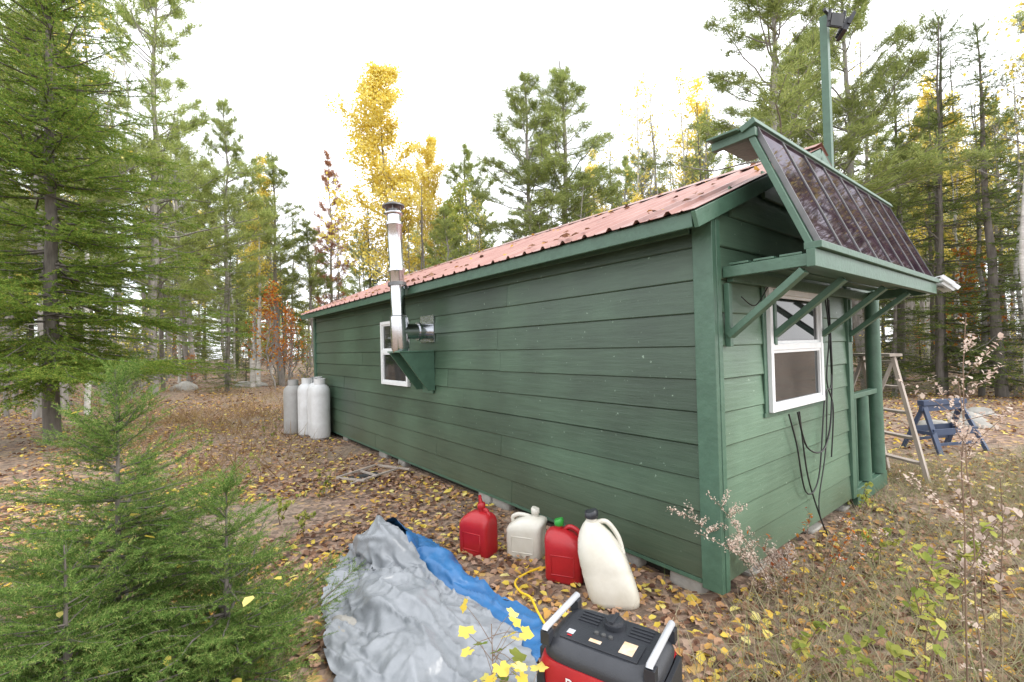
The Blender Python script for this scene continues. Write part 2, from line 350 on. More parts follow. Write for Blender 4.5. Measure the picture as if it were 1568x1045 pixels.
def sim_tarps(parent):
    tmp=[]; blue=None
    me=bpy.data.meshes.new('tmp'); me.from_pydata([(-4,-2,.015),(1,-2,.015),(1,4.5,.015),(-4,4.5,.015)],[],[(0,1,2,3)]); tmp.append(link(bpy.data.objects.new('tmp',me)))
    for a in (((-1.40,1.88),.20,.24,.30,1),((-1.62,1.30),.2,.30,.15,2),((-1.72,.75),.2,.22,.08,3),((-1.17,1.65),.10,.40,.13,4)): tmp.append(link(hump(*a)))
    for o in tmp:
        c_=o.modifiers.new('c','COLLISION'); o.collision.thickness_outer=.008; o.collision.cloth_friction=25
    for name,k,outl,z0,h,shr,seed in (
        ('blue_side','tarpb',[(-1.42,2.40),(-1.24,2.42),(-1.06,2.10),(-1.02,1.65),(-1.06,1.30),(-1.08,1.0),(-1.02,.78),(-1.10,.48),(-1.35,.40),(-1.45,.9),(-1.45,1.6)],.34,.022,-.18,3),
        ('silver_side','tarpg',[(-2.10,.20),(-2.08,1.0),(-2.0,1.42),(-1.88,1.85),(-1.70,2.18),(-1.48,2.36),(-1.34,2.16),(-1.24,1.6),(-1.27,1.2),(-1.25,.85),(-1.29,.55),(-1.38,.15),(-1.8,.0)],.37,.021,-.12,8)):
        xs=np.arange(-2.2,-.8,h); ys=np.arange(-.05,2.5,h); idx={};V=[];F=[]
        def vid(i,j):
            if (i,j) not in idx:
                idx[(i,j)]=len(V); x,y=xs[i],ys[j]; V.append((x,y,z0+.05*noise.noise(Vector((x*6,y*3,seed)))+.012*noise.noise(Vector((x*17,y*12,seed)))))
            return idx[(i,j)]
        for i in range(len(xs)-1):
            for j in range(len(ys)-1):
                cx_,cy_=xs[i]+h/2,ys[j]+h/2
                if inpoly(cx_+.02*noise.noise(Vector((cy_*6,seed,0))),cy_+.02*noise.noise(Vector((cx_*6,seed,3))),outl): F.append((vid(i,j),vid(i+1,j),vid(i+1,j+1),vid(i,j+1)))
        me=bpy.data.meshes.new('tmpc'); me.from_pydata(V,[],F); me.update(); o=link(bpy.data.objects.new('tmpc',me))
        cm=o.modifiers.new('cloth','CLOTH'); st=cm.settings; st.quality=5; st.mass=.15; st.tension_stiffness=20; st.compression_stiffness=20; st.shear_stiffness=8; st.bending_stiffness=.05
        st.shrink_min=shr; st.air_damping=2; cm.collision_settings.distance_min=.006; cm.collision_settings.collision_quality=2; cm.collision_settings.use_self_collision=False
        for fr_ in range(1,38): scene.frame_set(fr_)
        dg=bpy.context.evaluated_depsgraph_get(); ev=o.evaluated_get(dg); m2=bpy.data.meshes.new_from_object(ev); bpy.data.objects.remove(o)
        co=np.zeros(len(m2.vertices)*3); m2.vertices.foreach_get('co',co)
        if not np.isfinite(co).all() or co.reshape(-1,3)[:,2].max()>.9: raise RuntimeError('cloth')
        if name=='blue_side':
            c2=link(bpy.data.objects.new('tmp',m2.copy())); c2.modifiers.new('c','COLLISION'); c2.collision.thickness_outer=.006; c2.collision.cloth_friction=25; tmp.append(c2)
        t2=bpy.data.objects.new('t2',m2); link(t2); s_=t2.modifiers.new('sub','SUBSURF'); s_.levels=1
        m3=bpy.data.meshes.new_from_object(t2.evaluated_get(bpy.context.evaluated_depsgraph_get())); bpy.data.objects.remove(t2)
        nv=[v.normal.copy() for v in m3.vertices]; amp=.7 if name=='blue_side' else 1.0
        for v,n_ in zip(m3.vertices,nv):
            if n_.z<0: n_=-n_
            v.co=v.co+n_*crease(v.co.x,v.co.y,v.co.z,seed)*amp
            if blue:
                hit=blue.ray_cast(Vector((v.co.x,v.co.y,1.2)),Vector((0,0,-1)))
                if hit[0] is not None and hit[0].z+.012>v.co.z: v.co.z=hit[0].z+.014
        m3.materials.clear(); m3.materials.append(M[k]); m3.polygons.foreach_set('use_smooth',[True]*len(m3.polygons)); m3.polygons.foreach_set('material_index',[0]*len(m3.polygons)); m3.update()
        if name=='blue_side': blue=BVHTree.FromPolygons([v.co.copy() for v in m3.vertices],[tuple(p.vertices) for p in m3.polygons])
        link(bpy.data.objects.new(name,m3),parent); scene.frame_set(1)
    for o in tmp: bpy.data.objects.remove(o)
tp=empty('crumpled_tarp')
try: sim_tarps(tp)
except Exception as e: print('CLOTHFAIL',e)
# ------------------------------------------------------------ CABIN
cab=empty('green_cabin')
HL=8.83; HW=3.6; ZB=.12; ZW=2.46; XR=1.8; ZR=3.32; XE=-.27; ZE=2.445; XE2=2*XR-XE
SL=(ZR-ZE)/(XR-XE)
PX=2.54
def roofz(x): return ZR-abs(x-XR)*SL
def siding(mb,o,d,n,rngf,z0,z1,k,bh=.215,seed=1,joints=True):
    r=random.Random(seed); o=Vector(o);d=Vector(d);n=Vector(n); z=z0
    while z<z1-.01:
        zt=min(z+bh,z1)
        for a,b in rngf(z,zt):
            cuts=[a]
            if joints and b-a>3:
                p=a+r.uniform(1.5,4)
                while p<b-.6: cuts.append(p); p+=r.uniform(2.6,4.2)
            cuts.append(b)
            for i in range(len(cuts)-1):
                p,q=cuts[i]+(.002 if i else 0),cuts[i+1]-(.002 if i<len(cuts)-2 else 0)
                jz=r.uniform(-.003,.003); jo=r.uniform(0,.004); js=r.uniform(-.002,.002)
                prof=[(0,z+.002),(.017+jo,z+.002+jz),(.024+jo,z+.009+jz),(.011+jo,zt-.001),(0,zt-.001)]
                prof2=[(u,w+(js if 0<i3<3 else 0)) for i3,(u,w) in enumerate(prof)]
                vs=[o+d*p+n*u+Vector((0,0,w)) for u,w in prof]+[o+d*q+n*u+Vector((0,0,w)) for u,w in prof2]
                m=5; fs=[(i_,(i_+1)%m,m+(i_+1)%m,m+i_) for i_ in range(m)]+[tuple(range(m))[::-1],tuple(range(m,2*m))]
                mb.add(vs,fs,k)
        z+=bh
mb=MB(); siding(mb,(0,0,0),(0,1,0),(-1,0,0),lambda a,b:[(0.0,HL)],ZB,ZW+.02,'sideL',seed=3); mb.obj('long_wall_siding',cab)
def fr(a,b):
    if b<=2.24: return [(0,PX)]
    h=b-.03
    if h<roofz(0): return [(0,HW)]
    x0=XR-(ZR-h)/SL; 
    if x0>=XR-.05: return []
    return [(x0,2*XR-x0)]
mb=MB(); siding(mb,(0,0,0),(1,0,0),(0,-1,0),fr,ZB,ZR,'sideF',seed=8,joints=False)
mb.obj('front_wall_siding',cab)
mb=MB()
mb.box((.002,.002,ZB),(PX-.002,HL-.002,ZW),'trim')
mb.add([(.003,.003,2.24),(HW-.003,.003,2.24),(HW-.003,.003,roofz(HW)-.04),(XR,.003,ZR-.04),(.003,.003,roofz(0)-.04)],[(0,1,2,3,4)],'trim')
mb.add([(.003,HL-.003,2.24),(HW-.003,HL-.003,2.24),(HW-.003,HL-.003,roofz(HW)-.04),(XR,HL-.003,ZR-.04),(.003,HL-.003,roofz(0)-.04)],[(4,3,2,1,0)],'trim')
mb.box((.10,.10,-.02),(PX-.1,HL-.1,ZB),'dark')  # dark filler block, paints the shade under the cabin
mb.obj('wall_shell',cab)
mb=MB(); siding(mb,(PX,0,0),(0,1,0),(1,0,0),lambda a,b:[(0.12,HL)],.22,2.24,'sideL',seed=5); mb.obj('porch_wall_siding',cab)
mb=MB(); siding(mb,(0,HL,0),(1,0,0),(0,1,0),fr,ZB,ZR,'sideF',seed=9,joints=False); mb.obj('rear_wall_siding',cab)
mb=MB()
mb.box((-.045,-.040,ZB-.04),(-.002,.095,ZW-.01),'trim')
mb.box((0.0,-.044,ZB-.04),(.05,-.002,ZW-.03),'trim')
mb.box((-.045,HL-.07,ZB),(-.002,HL+.04,ZW),'trim')
mb.box((PX-.09,-.044,ZB),(PX+.02,.10,2.24),'trim')
mb.box((-.02,.11,ZB-.03),(-.003,HL-.08,ZB),'trim')
mb.box((XE,-.04,ZE-.105),(XE+.028,HL+.06,ZE-.012),'trim')
mb.box((XE+.03,.0,ZE-.03),(-.003,HL+.05,ZE-.018),'trim')
mb.box((-.055,.11,ZW-.10),(-.026,HL-.08,ZW-.04),'trim')
mb.box((XE2-.028,-.04,ZE-.105),(XE2,HL+.06,ZE-.012),'trim')
for s_ in (0,1):
    for yy in (-.062,HL+.065):
        xa=XE-.005 if s_==0 else XE2+.005
        mb.beam((xa,yy,roofz(xa)-.062),(XR,yy,ZR-.062+(.001 if s_ else 0)),.03,.10,'trim')
mb.box((PX+.021,-.045,.03),(HW-.02,.0,.19),'trim')
mb.box((PX+.002,.002,.15),(HW-.02,HL,.20),'trim')
mb.box((HW-.06,.01,.03),(HW-.02,HL,.148),'trim')
mb.box((PX+.021,-.035,1.06),(HW-.10,.03,1.11),'trim')
mb.box((PX+.021,-.03,2.16),(HW,.05,2.235),'trim')
mb.obj('trim_boards',cab,bevel=.004)
mb=MB()
for (x,y,z1) in ((3.40,.0,2.16),(3.40,3,2.3),(3.40,6,2.3),(3.40,8.7,2.3)):
    mb.tube([(x,y,.2),(x+.008,y,1.0),(x-.004,y,1.6),(x,y,z1)],[.075,.068,.07,.064],'trim',14)
mb.tube([(2.95,.0,.2),(2.955,.0,1.06)],[.065,.055],'trim',14)
mb.tube([(2.66,.01,.2),(2.665,.01,1.06)],[.04,.04],'trim',12)
mb.obj('porch_posts',cab)
mb=MB()
for s_ in (-1,1):
    xa=XR+s_*(XR-XE-.01)
    za=roofz(xa)
    vs=[(xa,-.045,za-.008),(XR,-.045,ZR-.008),(XR,HL+.045,ZR-.008),(xa,HL+.045,za-.008),(xa,-.045,za-.012),(XR,-.045,ZR-.035),(XR,HL+.045,ZR-.035),(xa,HL+.045,za-.012)]
    mb.add(vs,[(0,1,2,3),(7,6,5,4),(0,4,5,1),(3,2,6,7),(0,3,7,4)],'trim')
mb.obj('roof_deck',cab)
ys=[];hs=[]; y=-.075; per=.229
while y<HL-.1:
    for dy,h in ((0,0),(.07,0),(.082,.006),(.094,0),(.15,0),(.17,.024),(.19,.024),(.21,0)):
        ys.append(y+dy);hs.append(h)
    y+=per
V=[];F=[];nn_=len(ys)
for s_ in (-1,1):
    b0=len(V)
    for t in (0,.25,.5,.75,1):
        xx=XR+s_*(XR-XE+.03)*(1-t) 
        for y,h in zip(ys,hs): V.append((xx,y,roofz(xx)+.008+h))
    for a in range(4):
        for i in range(nn_-1):
            q=b0+a*nn_+i; f=(q,q+1,q+nn_+1,q+nn_); F.append(f if s_>0 else f[::-1])
me=bpy.data.meshes.new('metal_roofing'); me.from_pydata(V,[],F); me.materials.append(M['roof']); o=link(bpy.data.objects.new('metal_roofing',me),cab)
so=o.modifiers.new('s','SOLIDIFY'); so.thickness=.003
mb=MB()
for s_ in (-1,1):
    mb.add([(XR,-.08,ZR+.045),(XR+s_*.16,-.08,roofz(XR+.16)+.036),(XR+s_*.16,HL+.07,roofz(XR+.16)+.036),(XR,HL+.07,ZR+.045)],[(0,1,2,3)],'roof')
mb.obj('ridge_cap',cab)
def window(name,o,d,n,w,z0,z1,parent,topmat='white',ply=True):
    o=Vector(o);d=Vector(d);n=Vector(n)
    Mx=Matrix(((d.x,n.x,0,o.x),(d.y,n.y,0,o.y),(0,0,1,0),(0,0,0,1)))
    mb=MB(); zm=(z0+z1)/2+.02; t=.045
    if ply:
        mb.box((-.07,.020,z0-.03),(w+.07,.034,z0+.0),'trim',Mx); mb.box((-.06,.020,z1),(w+.06,.034,z1+.06),'ply',Mx)
        mb.box((-.055,.021,z0),(-.001,.033,z1),'trim',Mx); mb.box((w+.001,.021,z0),(w+.055,.033,z1),'trim',Mx)
    mb.box((0,.0,z0),(t,.060,z1),'white',Mx); mb.box((w-t,.0,z0),(w,.060,z1),'white',Mx)
    mb.box((t,.0,z0),(w-t,.058,z0+t),'white',Mx); mb.box((t,.0,z1-t),(w-t,.058,z1),'white',Mx)
    mb.box((t,.0,zm-.024),(w-t,.056,zm+.024),'white',Mx)
    for (a,b_,y) in ((z0+t,zm-.024,.050),(zm+.024,z1-t,.042)):
        s_=.022
        mb.box((t,.02,a),(t+s_,y,b_),'white',Mx); mb.box((w-t-s_,.02,a),(w-t,y,b_),'white',Mx)
        mb.box((t+s_,.02,a),(w-t-s_,y-.001,a+s_),'white',Mx); mb.box((t+s_,.02,b_-s_),(w-t-s_,y-.001,b_),'white',Mx)
        mb.box((t+s_,.02,a+s_),(w-t-s_,.032,b_-s_),'glass',Mx)
    return mb.obj(name,parent,bevel=.002)
window('side_window',(0,4.30,0),(0,1,0),(-1,0,0),.90,1.15,2.08,cab,ply=False)
window('front_window',(.71,0,0),(1,0,0),(0,-1,0),1.03,1.13,2.04,cab)
mb=MB(); mb.box((PX+.02,1.6,.2),(PX+.055,2.45,2.15),'white'); mb.box((PX+.056,1.7,1.2),(PX+.06,2.35,2.0),'glass'); mb.tube([(PX+.056,2.36,1.1),(PX+.11,2.36,1.1)],.025,'steel'); mb.obj('porch_door',cab)
mb=MB(); r=random.Random(4)
for y in (.25,.75,2.35,2.6,4.7,5.4,7.2,8.5):
    x=.07+r.uniform(0,.06); a,b_,h=r.uniform(.08,.13),r.uniform(.10,.17),.065
    mb.loft([(x,y,-.02,a*.9,b_*.9,6),(x,y,.01,a,b_,7),(x+.01,y,.095,a*.98,b_*.97,7),(x,y,ZB-.003,a*.93,b_*.9,6)],'stone',28)
for x in (.6,1.7,2.5,3.4):
    mb.loft([(x,.13,-.02,.12,.1,5),(x,.13,.02,.14,.12,6),(x,.13,.028,.14,.11,6)],'stone',14)
mb.obj('foundation_stones',cab)
# ------------------------------------------------------------ solar awning
sol=empty('solar_panel_array')
mb=MB()
X0,X1=.10,3.05; YS=-.54; ZS=2.10
mb.beam((X0-.02,YS,ZS+.01),(X1+.05,YS-.02,ZS+.01),.045,.10,'trim')
mb.beam((X0+.02,-.03,ZS-.0),(X0+.02,YS+.024,ZS+.005),.045,.07,'trim')
mb.beam((X1-.02,-.03,ZS-.02),(X1-.02,YS+.024,ZS-.0),.045,.085,'trim')
for yy in (-.13,-.28,-.43): mb.box((X0,yy-.06,ZS+.041),(X1,yy+.06,ZS+.055),'trim')
mb.box((X0+.05,-.072,ZS-.06),(X1,-.030,ZS+.02),'trim')
mb.beam((X0+.0,YS-.005,ZS+.082),(X1+.05,YS-.02,ZS+.082),.09,.04,'trim')
for x in (.13,.80,1.75,2.50):
    mb.beam((x,-.05,1.69),(x,YS+.05,ZS-.05),.04,.07,'trim',up=(1,0,0))
    mb.box((x-.02,-.062,1.62),(x+.02,-.026,2.03),'trim')
A=Vector((X0+.05,YS-.02,2.205)); Bv=Vector((X0+.0,-.24,2.98)); wdir=Vector((1,0,0)); up=(Bv-A); up.x=0; H=up.length; up.normalize(); nrm=wdir.cross(up).normalized()
PW=X1-X0+.02
Pm=Matrix(((1,up.x,nrm.x,A.x),(0,up.y,nrm.y,A.y),(0,up.z,nrm.z,A.z),(0,0,0,1)))
mb.box((-.05,H,-.07),(PW+.06,H+.04,.025),'trim',Pm)
for i in range(5): 
    x=PW*i/4-.02; mb.box((x,0,-.06),(x+.04,H,-.024),'trim',Pm)
zt=A.z+up.z*H
for x in (.04,1.0,2.0,2.95):
    mb.beam((X0+x,-.25,zt-.035),(X0+x,.03,zt-.045),.045,.055,'trim')
for x in (1.0,2.0): mb.beam((X0+x,.0,zt-.07),(X0+x,.0,roofz(X0+x)+.03),.045,.06,'trim')
mb.box((X0-.03,-.16,zt-.012),(X0+.55,.04,zt+.002),'trim')
mb.obj('frame',sol,bevel=.003)
mb=MB(); nP=8
for i in range(nP):
    a=PW*i/nP+.006; b_=PW*(i+1)/nP-.006
    mb.box((a+.010,.012,-.02),(b_-.010,H-.012,.004),'solar',Pm)
mb.obj('cells',sol)
mb=MB()
for i in range(nP):
    a=PW*i/nP+.004; b_=PW*(i+1)/nP-.004
    mb.box((a,.0,-.02),(a+.008,H,.010),'darksteel',Pm); mb.box((b_-.008,.0,-.02),(b_,H,.010),'darksteel',Pm)
    mb.box((a+.008,.0,-.02),(b_-.008,.010,.009),'darksteel',Pm); mb.box((a+.008,H-.010,-.02),(b_-.008,H,.009),'darksteel',Pm)
mb.obj('module_frames',sol)
pol=MB(); pol.beam((2.30,.02,2.6),(2.30,.02,4.74),.062,.062,'trim')
def flood(mb,c,dirv,s,k,kg):
    d=Vector(dirv).normalized(); x=d.cross(Vector((0,0,1))).normalized(); z=x.cross(d)
    Mx=Matrix(((x.x,d.x,z.x,c[0]),(x.y,d.y,z.y,c[1]),(x.z,d.z,z.z,c[2]),(0,0,0,1)))
    mb.box((-s,-s*.35,-s*.75),(s,0,s*.75),k,Mx); mb.box((-s*.9,.001,-s*.65),(s*.9,.006,s*.65),kg,Mx)
    for i in range(5): mb.box((-s*.8+i*s*.4-.004,-s*.6,-s*.6),(-s*.8+i*s*.4+.004,-s*.35,s*.6),k,Mx)
    mb.box((-s-.012,-s*.3,-.012),(-s-.001,s*.05,s*1.1),k,Mx); mb.box((s+.001,-s*.3,-.012),(s+.012,s*.05,s*1.1),k,Mx); mb.box((-s-.012,-s*.2,s*1.1),(s+.012,-s*.05,s*1.13),k,Mx)
flood(pol,(2.24,-.10,4.62),(-.5,-1,-.3),.075,'blackpl','glass'); flood(pol,(2.50,-.10,4.64),(.6,-.8,-.5),.09,'blackpl','glass')
pol.beam((2.15,-.03,4.72),(2.58,-.03,4.74),.025,.025,'blackpl')
pol.obj('floodlight_pole')
fl=MB(); flood(fl,(X1+.26,YS-.09,2.17),(.35,-.55,.75),.10,'white','white'); fl.beam((X1+.02,YS,2.14),(X1+.24,YS-.06,2.13),.02,.02,'steel'); fl.obj('white_floodlight')
# ------------------------------------------------------------ cables
mb=MB()
def cable(pts,rad=.006,k='rubber'): mb.tube(crom(pts),rad,k,6)
cable([(1.83,-.05,2.08),(1.88,-.06,1.7),(1.82,-.05,1.3),(1.92,-.06,1.05),(1.87,-.05,.62)])
cable([(1.87,-.06,2.06),(1.93,-.05,1.6),(1.89,-.06,1.25),(1.76,-.05,1.15),(1.5,-.07,.52),(1.25,-.06,.45),(1.1,-.06,.85),(1.0,-.05,1.09)])
cable([(1.9,-.06,2.0),(1.86,-.08,1.5),(1.94,-.05,1.25),(1.8,-.07,.9),(1.6,-.07,.72),(1.3,-.06,.8),(1.14,-.06,1.09)],.007)
cable([(1.82,-.05,1.2),(1.7,-.06,.7),(1.45,-.08,.3),(1.5,-.12,.06)],.005)
cable([(1.2,-.05,1.09),(1.28,-.06,.62),(1.42,-.06,.35),(1.5,-.1,.1)],.006)
cable([(.3,-.05,1.95),(.5,-.05,1.90),(.72,-.05,2.05)],.004)
mb.obj('hanging_cables')
# ------------------------------------------------------------ stovepipe
mb=MB(); cx,cy=-.40,3.76
mb.tube([(-.0,cy,1.88),(-.14,cy,1.88)],.10,'steel',24); mb.tube([(-.14,cy,1.88),(-.17,cy,1.88)],.115,'steel',24); mb.tube([(-.17,cy,1.88),(-.40,cy,1.88)],.095,'steel',24)
tz=3.40
def PP(z): k=(z-1.7)/(tz-1.7); return Vector((cx-.01*k,cy+.09*k,z+.05*max(k,0)))
mb.tube([PP(1.62),PP(1.68),PP(2.05)],[.088,.108,.108],'steel',28)
for a,b_ in ((2.06,2.60),(2.62,3.16),):
    mb.tube([PP(a),PP(a+.015),PP(b_-.015),PP(b_)],[.100,.088,.088,.100],'steel',28)
mb.tube([PP(2.595),PP(2.625)],.105,'steel',28); mb.tube([PP(3.155),PP(3.185)],.105,'steel',28)
mb.tube([PP(3.18),PP(3.28)],.085,'steel',28)
mb.tube([PP(3.28),PP(3.30),PP(3.305)],[.10,.125,.10],'steel',28)
mb.tube([PP(3.305),PP(3.35)],.07,'darksteel',20)
for a in range(6):
    t=a*math.pi/3; d=Vector((math.cos(t),math.sin(t),0))*.10; mb.tube([PP(3.30)+d,PP(3.385)+d],.006,'darksteel',6)
mb.tube([PP(3.38),PP(3.395),PP(3.43),PP(3.45)],[.135,.137,.06,.01],'darksteel',28)
mb.beam(PP(2.44)+Vector((.09,0,0)),(-.28,cy-.02,2.42),.02,.03,'steel'); mb.tube([PP(2.42),PP(2.46)],.112,'darksteel',28)
mb.box((-.040,cy-.19,1.74),(-.026,cy+.17,2.08),'steel')
mb.obj('stovepipe_chimney')
mb=MB()
for yy in (cy-.17,cy+.14):
    vs=[(-.026,yy,1.62),(-.48,yy,1.62),(-.12,yy,1.14),(-.026,yy,1.14)]; vs2=[(a,b_+.025,c_) for a,b_,c_ in vs]
    mb.add(vs+vs2,[(0,1,2,3),(7,6,5,4),(0,4,5,1),(1,5,6,2),(2,6,7,3),(3,7,4,0)],'trim')
mb.box((-.49,cy-.18,1.622),(-.026,cy+.18,1.640),'trim'); mb.box((-.046,cy-.14,1.1),(-.026,cy+.13,1.60),'trim')
mb.obj('chimney_support_bracket',cab,bevel=.003)
# ------------------------------------------------------------ propane tanks
def tank(x,y,k,h=1.08,r_=.18,rz=0):
    mb=MB(); S=[(.0,.8),(.03,.82),(.035,.96),(.06,1),(h-.20,1),(h-.14,.97),(h-.09,.86),(h-.05,.66),(h-.03,.42),(h-.025,.2)]
    mb.tube([(0,0,z) for z,_ in S],[r_*q for _,q in S],k,28)
    for z in (.32,.74): mb.tube([(0,0,z-.008),(0,0,z),(0,0,z+.008)],[r_*1.0,r_*1.012,r_*1.0],k,28,False)
    n=20; a0=.5
    vs=[];
    for i in range(n+1):
        t=a0+ (2*math.pi-1.2)*i/n
        vs+=[(.10*math.cos(t),.10*math.sin(t),h-.06),(.105*math.cos(t),.105*math.sin(t),h+.075)]
    mb.add(vs,[(2*i,2*i+2,2*i+3,2*i+1) for i in range(n)],k,True)
    mb.tube([(0,0,h-.04),(0,0,h+.03)],.022,'darksteel',10); mb.tube([(0,0,h+.03),(0,0,h+.045)],.035,'darksteel',10); mb.tube([(0,0,h),(.06,0,h)],.015,'darksteel',8)
    o=mb.obj('propane_tank',None,loc=(x,y,gz(x,y)-.01),rz=rz); return o
tank(-.26,7.68,'tank',rz=2.5); tank(-.33,8.30,'tank',rz=1.2); tank(-.50,8.72,'tankg',h=1.04,rz=3.0); tank(-.22,8.02,'tank',h=1.1,rz=4)
# ------------------------------------------------------------ cans
def can(name,loc,rz,w,d,h,k,slope=0.0,lean=(0,0),cap='blackpl',spout=True,capr=.03,round_=0,hh=1.0):
    mb=MB(); hx,hy=w/2,d/2; lx,ly=lean
    S=[(0,.90,5),(.02,.97,5),(.06,1,5.5),(.30,.985,6),(.34,1.0,6),(.58,.985,6),(.64,1,5.5),(.74,.96,5),(.82,.86,4),(.89,.68,3.2),(.93,.45,2.6),(.95,.2,2)]
    if round_: S=[(0,.86,3),(.02,.95,3.2),(.08,1.0,3.6),(.2,1,4),(.36,.99,4),(.40,.965,4),(.44,.98,4),(.58,.93,3.6),(.70,.81,3),(.80,.64,2.6),(.88,.44,2.3),(.93,.28,2),(.95,.2,2)]
    secs=[]
    for t,q,e in S:
        sh=max(0,(t-.7)/.25) if not round_ else t
        secs.append((lx*t*h - slope*sh*hx*.8, ly*t*h, t*h, hx*(q if (t<.7 or round_) else 1-(1-q)*.9), hy*q, e))
    mb.loft(secs,k,36)
    sx=lx*h*.93-slope*hx*.8; sy=ly*h*.93; zt=h*.93
    mb.tube([(sx,sy,zt-.01),(sx,sy,zt+.035)],capr*.85,k,18)
    mb.tube([(sx,sy,zt+.025),(sx,sy,zt+.03),(sx+.002,sy,zt+.065),(sx,sy,zt+.07)],[capr,capr*1.12,capr*1.1,capr*.9],cap,18)
    if spout: mb.tube([(sx,sy,zt+.06),(sx-.01,sy,zt+.10),(sx-.012,sy,zt+.13)],[.018,.014,.012],cap,12)
    if round_:
        H_=[(sx+capr*.8,sy,zt-.005),(sx+hx*.62,sy,h*.93),(sx+hx*1.05,sy,h*.76),(lx*h*.5-slope*.5*hx+hx*.84,ly*h*.5,h*.56)]
    else:
        x0=lx*h*.8+hx*.75; H_=[(x0,ly*h*.8,h*.74),(x0+.004,ly*h*.85,h*.90*hh),(x0-hx*.35,ly*h*.9,h*.99*hh),(sx+capr*1.6+.01,sy,h*.97*hh),(sx+capr*1.3,sy,h*.88)]
    mb.tube(crom(H_,6),.016,k,10)
    if not round_:
        for sgn in (-1,1):
            yy=sgn*(hy*.985)
            mb.tube([(-hx*.6+lx*.2*h,yy+ly*.2*h,h*.16),(hx*.6+lx*.2*h,yy+ly*.2*h,h*.16),(hx*.6+lx*.5*h,yy+ly*.5*h,h*.52),(-hx*.6+lx*.5*h,yy+ly*.5*h,h*.52),(-hx*.6+lx*.2*h,yy+ly*.2*h,h*.16)],.005,k,6)
    return mb.obj(name,None,loc=loc,rz=rz)
can('red_fuel_can',(-.74,1.62,0),math.radians(-70),.28,.20,.36,'redpl',slope=-.3,cap='redpl')
can('white_water_jug',(-.47,1.34,0),math.radians(120),.29,.21,.33,'whitepl',slope=.7,cap='whitepl',spout=False,hh=.96)
can('red_fuel_can',(-.50,.87,0),math.radians(-60),.27,.20,.37,'redpl',slope=.4,cap='greencap',lean=(0,0),spout=False)
can('white_water_jug',(-.47,.45,0),math.radians(-48),.32,.25,.52,'whitepl',slope=.2,lean=(-.24,.12),cap='blackpl',spout=False,capr=.040,round_=1)
# ------------------------------------------------------------ generator
g=empty('portable_generator',(-1.355,-.247,0),math.atan2(-.95,.31))
mb=MB()
mb.loft([(0,0,.02,.235,.165,6),(0,0,.03,.245,.172,6),(0,0,.09,.245,.172,6)],'blackpl',48)
mb.loft([(0,0,.091,.240,.170,7),(0,0,.11,.250,.182,7),(0,0,.30,.252,.186,7),(0,0,.365,.250,.184,6.5),(0,0,.40,.240,.174,6)],'redpl',48)
mb.loft([(0,.0,.398,.236,.170,5),(0,.0,.42,.238,.172,5),(0,0,.445,.228,.160,5),(0,0,.462,.205,.140,5),(0,0,.468,.19,.125,5)],'blackpl',48)
for sx in (-1,1):
    mb.box((sx*.245-.012,-.12,.10),(sx*.245+.012,.12,.40),'blackpl')
    vs=[(sx*.17,-.1885,.12),(sx*.235,-.1885,.12),(sx*.235,-.1885,.36),(sx*.205,-.1885,.36)]
    vs2=[(a,b_+.02,c_) for a,b_,c_ in vs]; mb.add(vs+vs2,[(0,1,2,3),(7,6,5,4),(0,4,5,1),(1,5,6,2),(2,6,7,3),(3,7,4,0)],'blackpl')
for i in range(5): mb.box((-.12,-.191,.13+i*.018),(.12,-.180,.138+i*.018),'blackpl')
for sx in (-1,1):
    for sy in (-1,1): mb.box((sx*.213-.02,sy*.135-.02,.44),(sx*.213+.02,sy*.135+.02,.492),'blackpl')
    mb.tube([(sx*.213,-.152,.498),(sx*.213,-.148,.504),(sx*.213,.148,.504),(sx*.213,.152,.498)],.0135,'silver',14)
mb.tube([(.0,.065,.466),(.0,.065,.488)],.046,'blackpl',24); mb.tube([(.0,.065,.488),(0,.065,.50)],[.038,.034],'blackpl',24)
mb.box((-.008,.025,.495),(.008,.105,.507),'blackpl')
mb.box((-.165,-.115,.466),(.155,.0,.474),'blackpl')
mb.box((.075,-.095,.475),(.13,-.02,.477),'label'); mb.box((-.05,-.09,.475),(.00,-.07,.477),'label'); mb.box((-.15,-.085,.475),(-.12,-.055,.477),'silver')
for i in range(3): mb.tube([(-.04+i*.03,-.03,.474),(-.04+i*.03,-.03,.482)],.009,'darksteel',12)
mb.box((-.14,-.10,.476),(-.12,-.092,.478),'redpl')
for i in range(4): mb.box((-.15,.03+i*.022,.466),(-.06,.038+i*.022,.474),'blackpl'); mb.box((.07,.03+i*.022,.466),(.16,.038+i*.022,.474),'blackpl')
mb.obj('housing',g,bevel=.003)
for txt,z,s in (('POWER',.325,.062),('2200 W',.285,.03)):
    cu=bpy.data.curves.new('lettering','FONT'); cu.body=txt; cu.size=s; cu.extrude=.001; cu.align_x='CENTER'
    cu.materials.append(M['white']); o=link(bpy.data.objects.new('lettering',cu),g); o.location=(-.0,-.1885,z); o.rotation_euler=(math.pi/2,0,0)
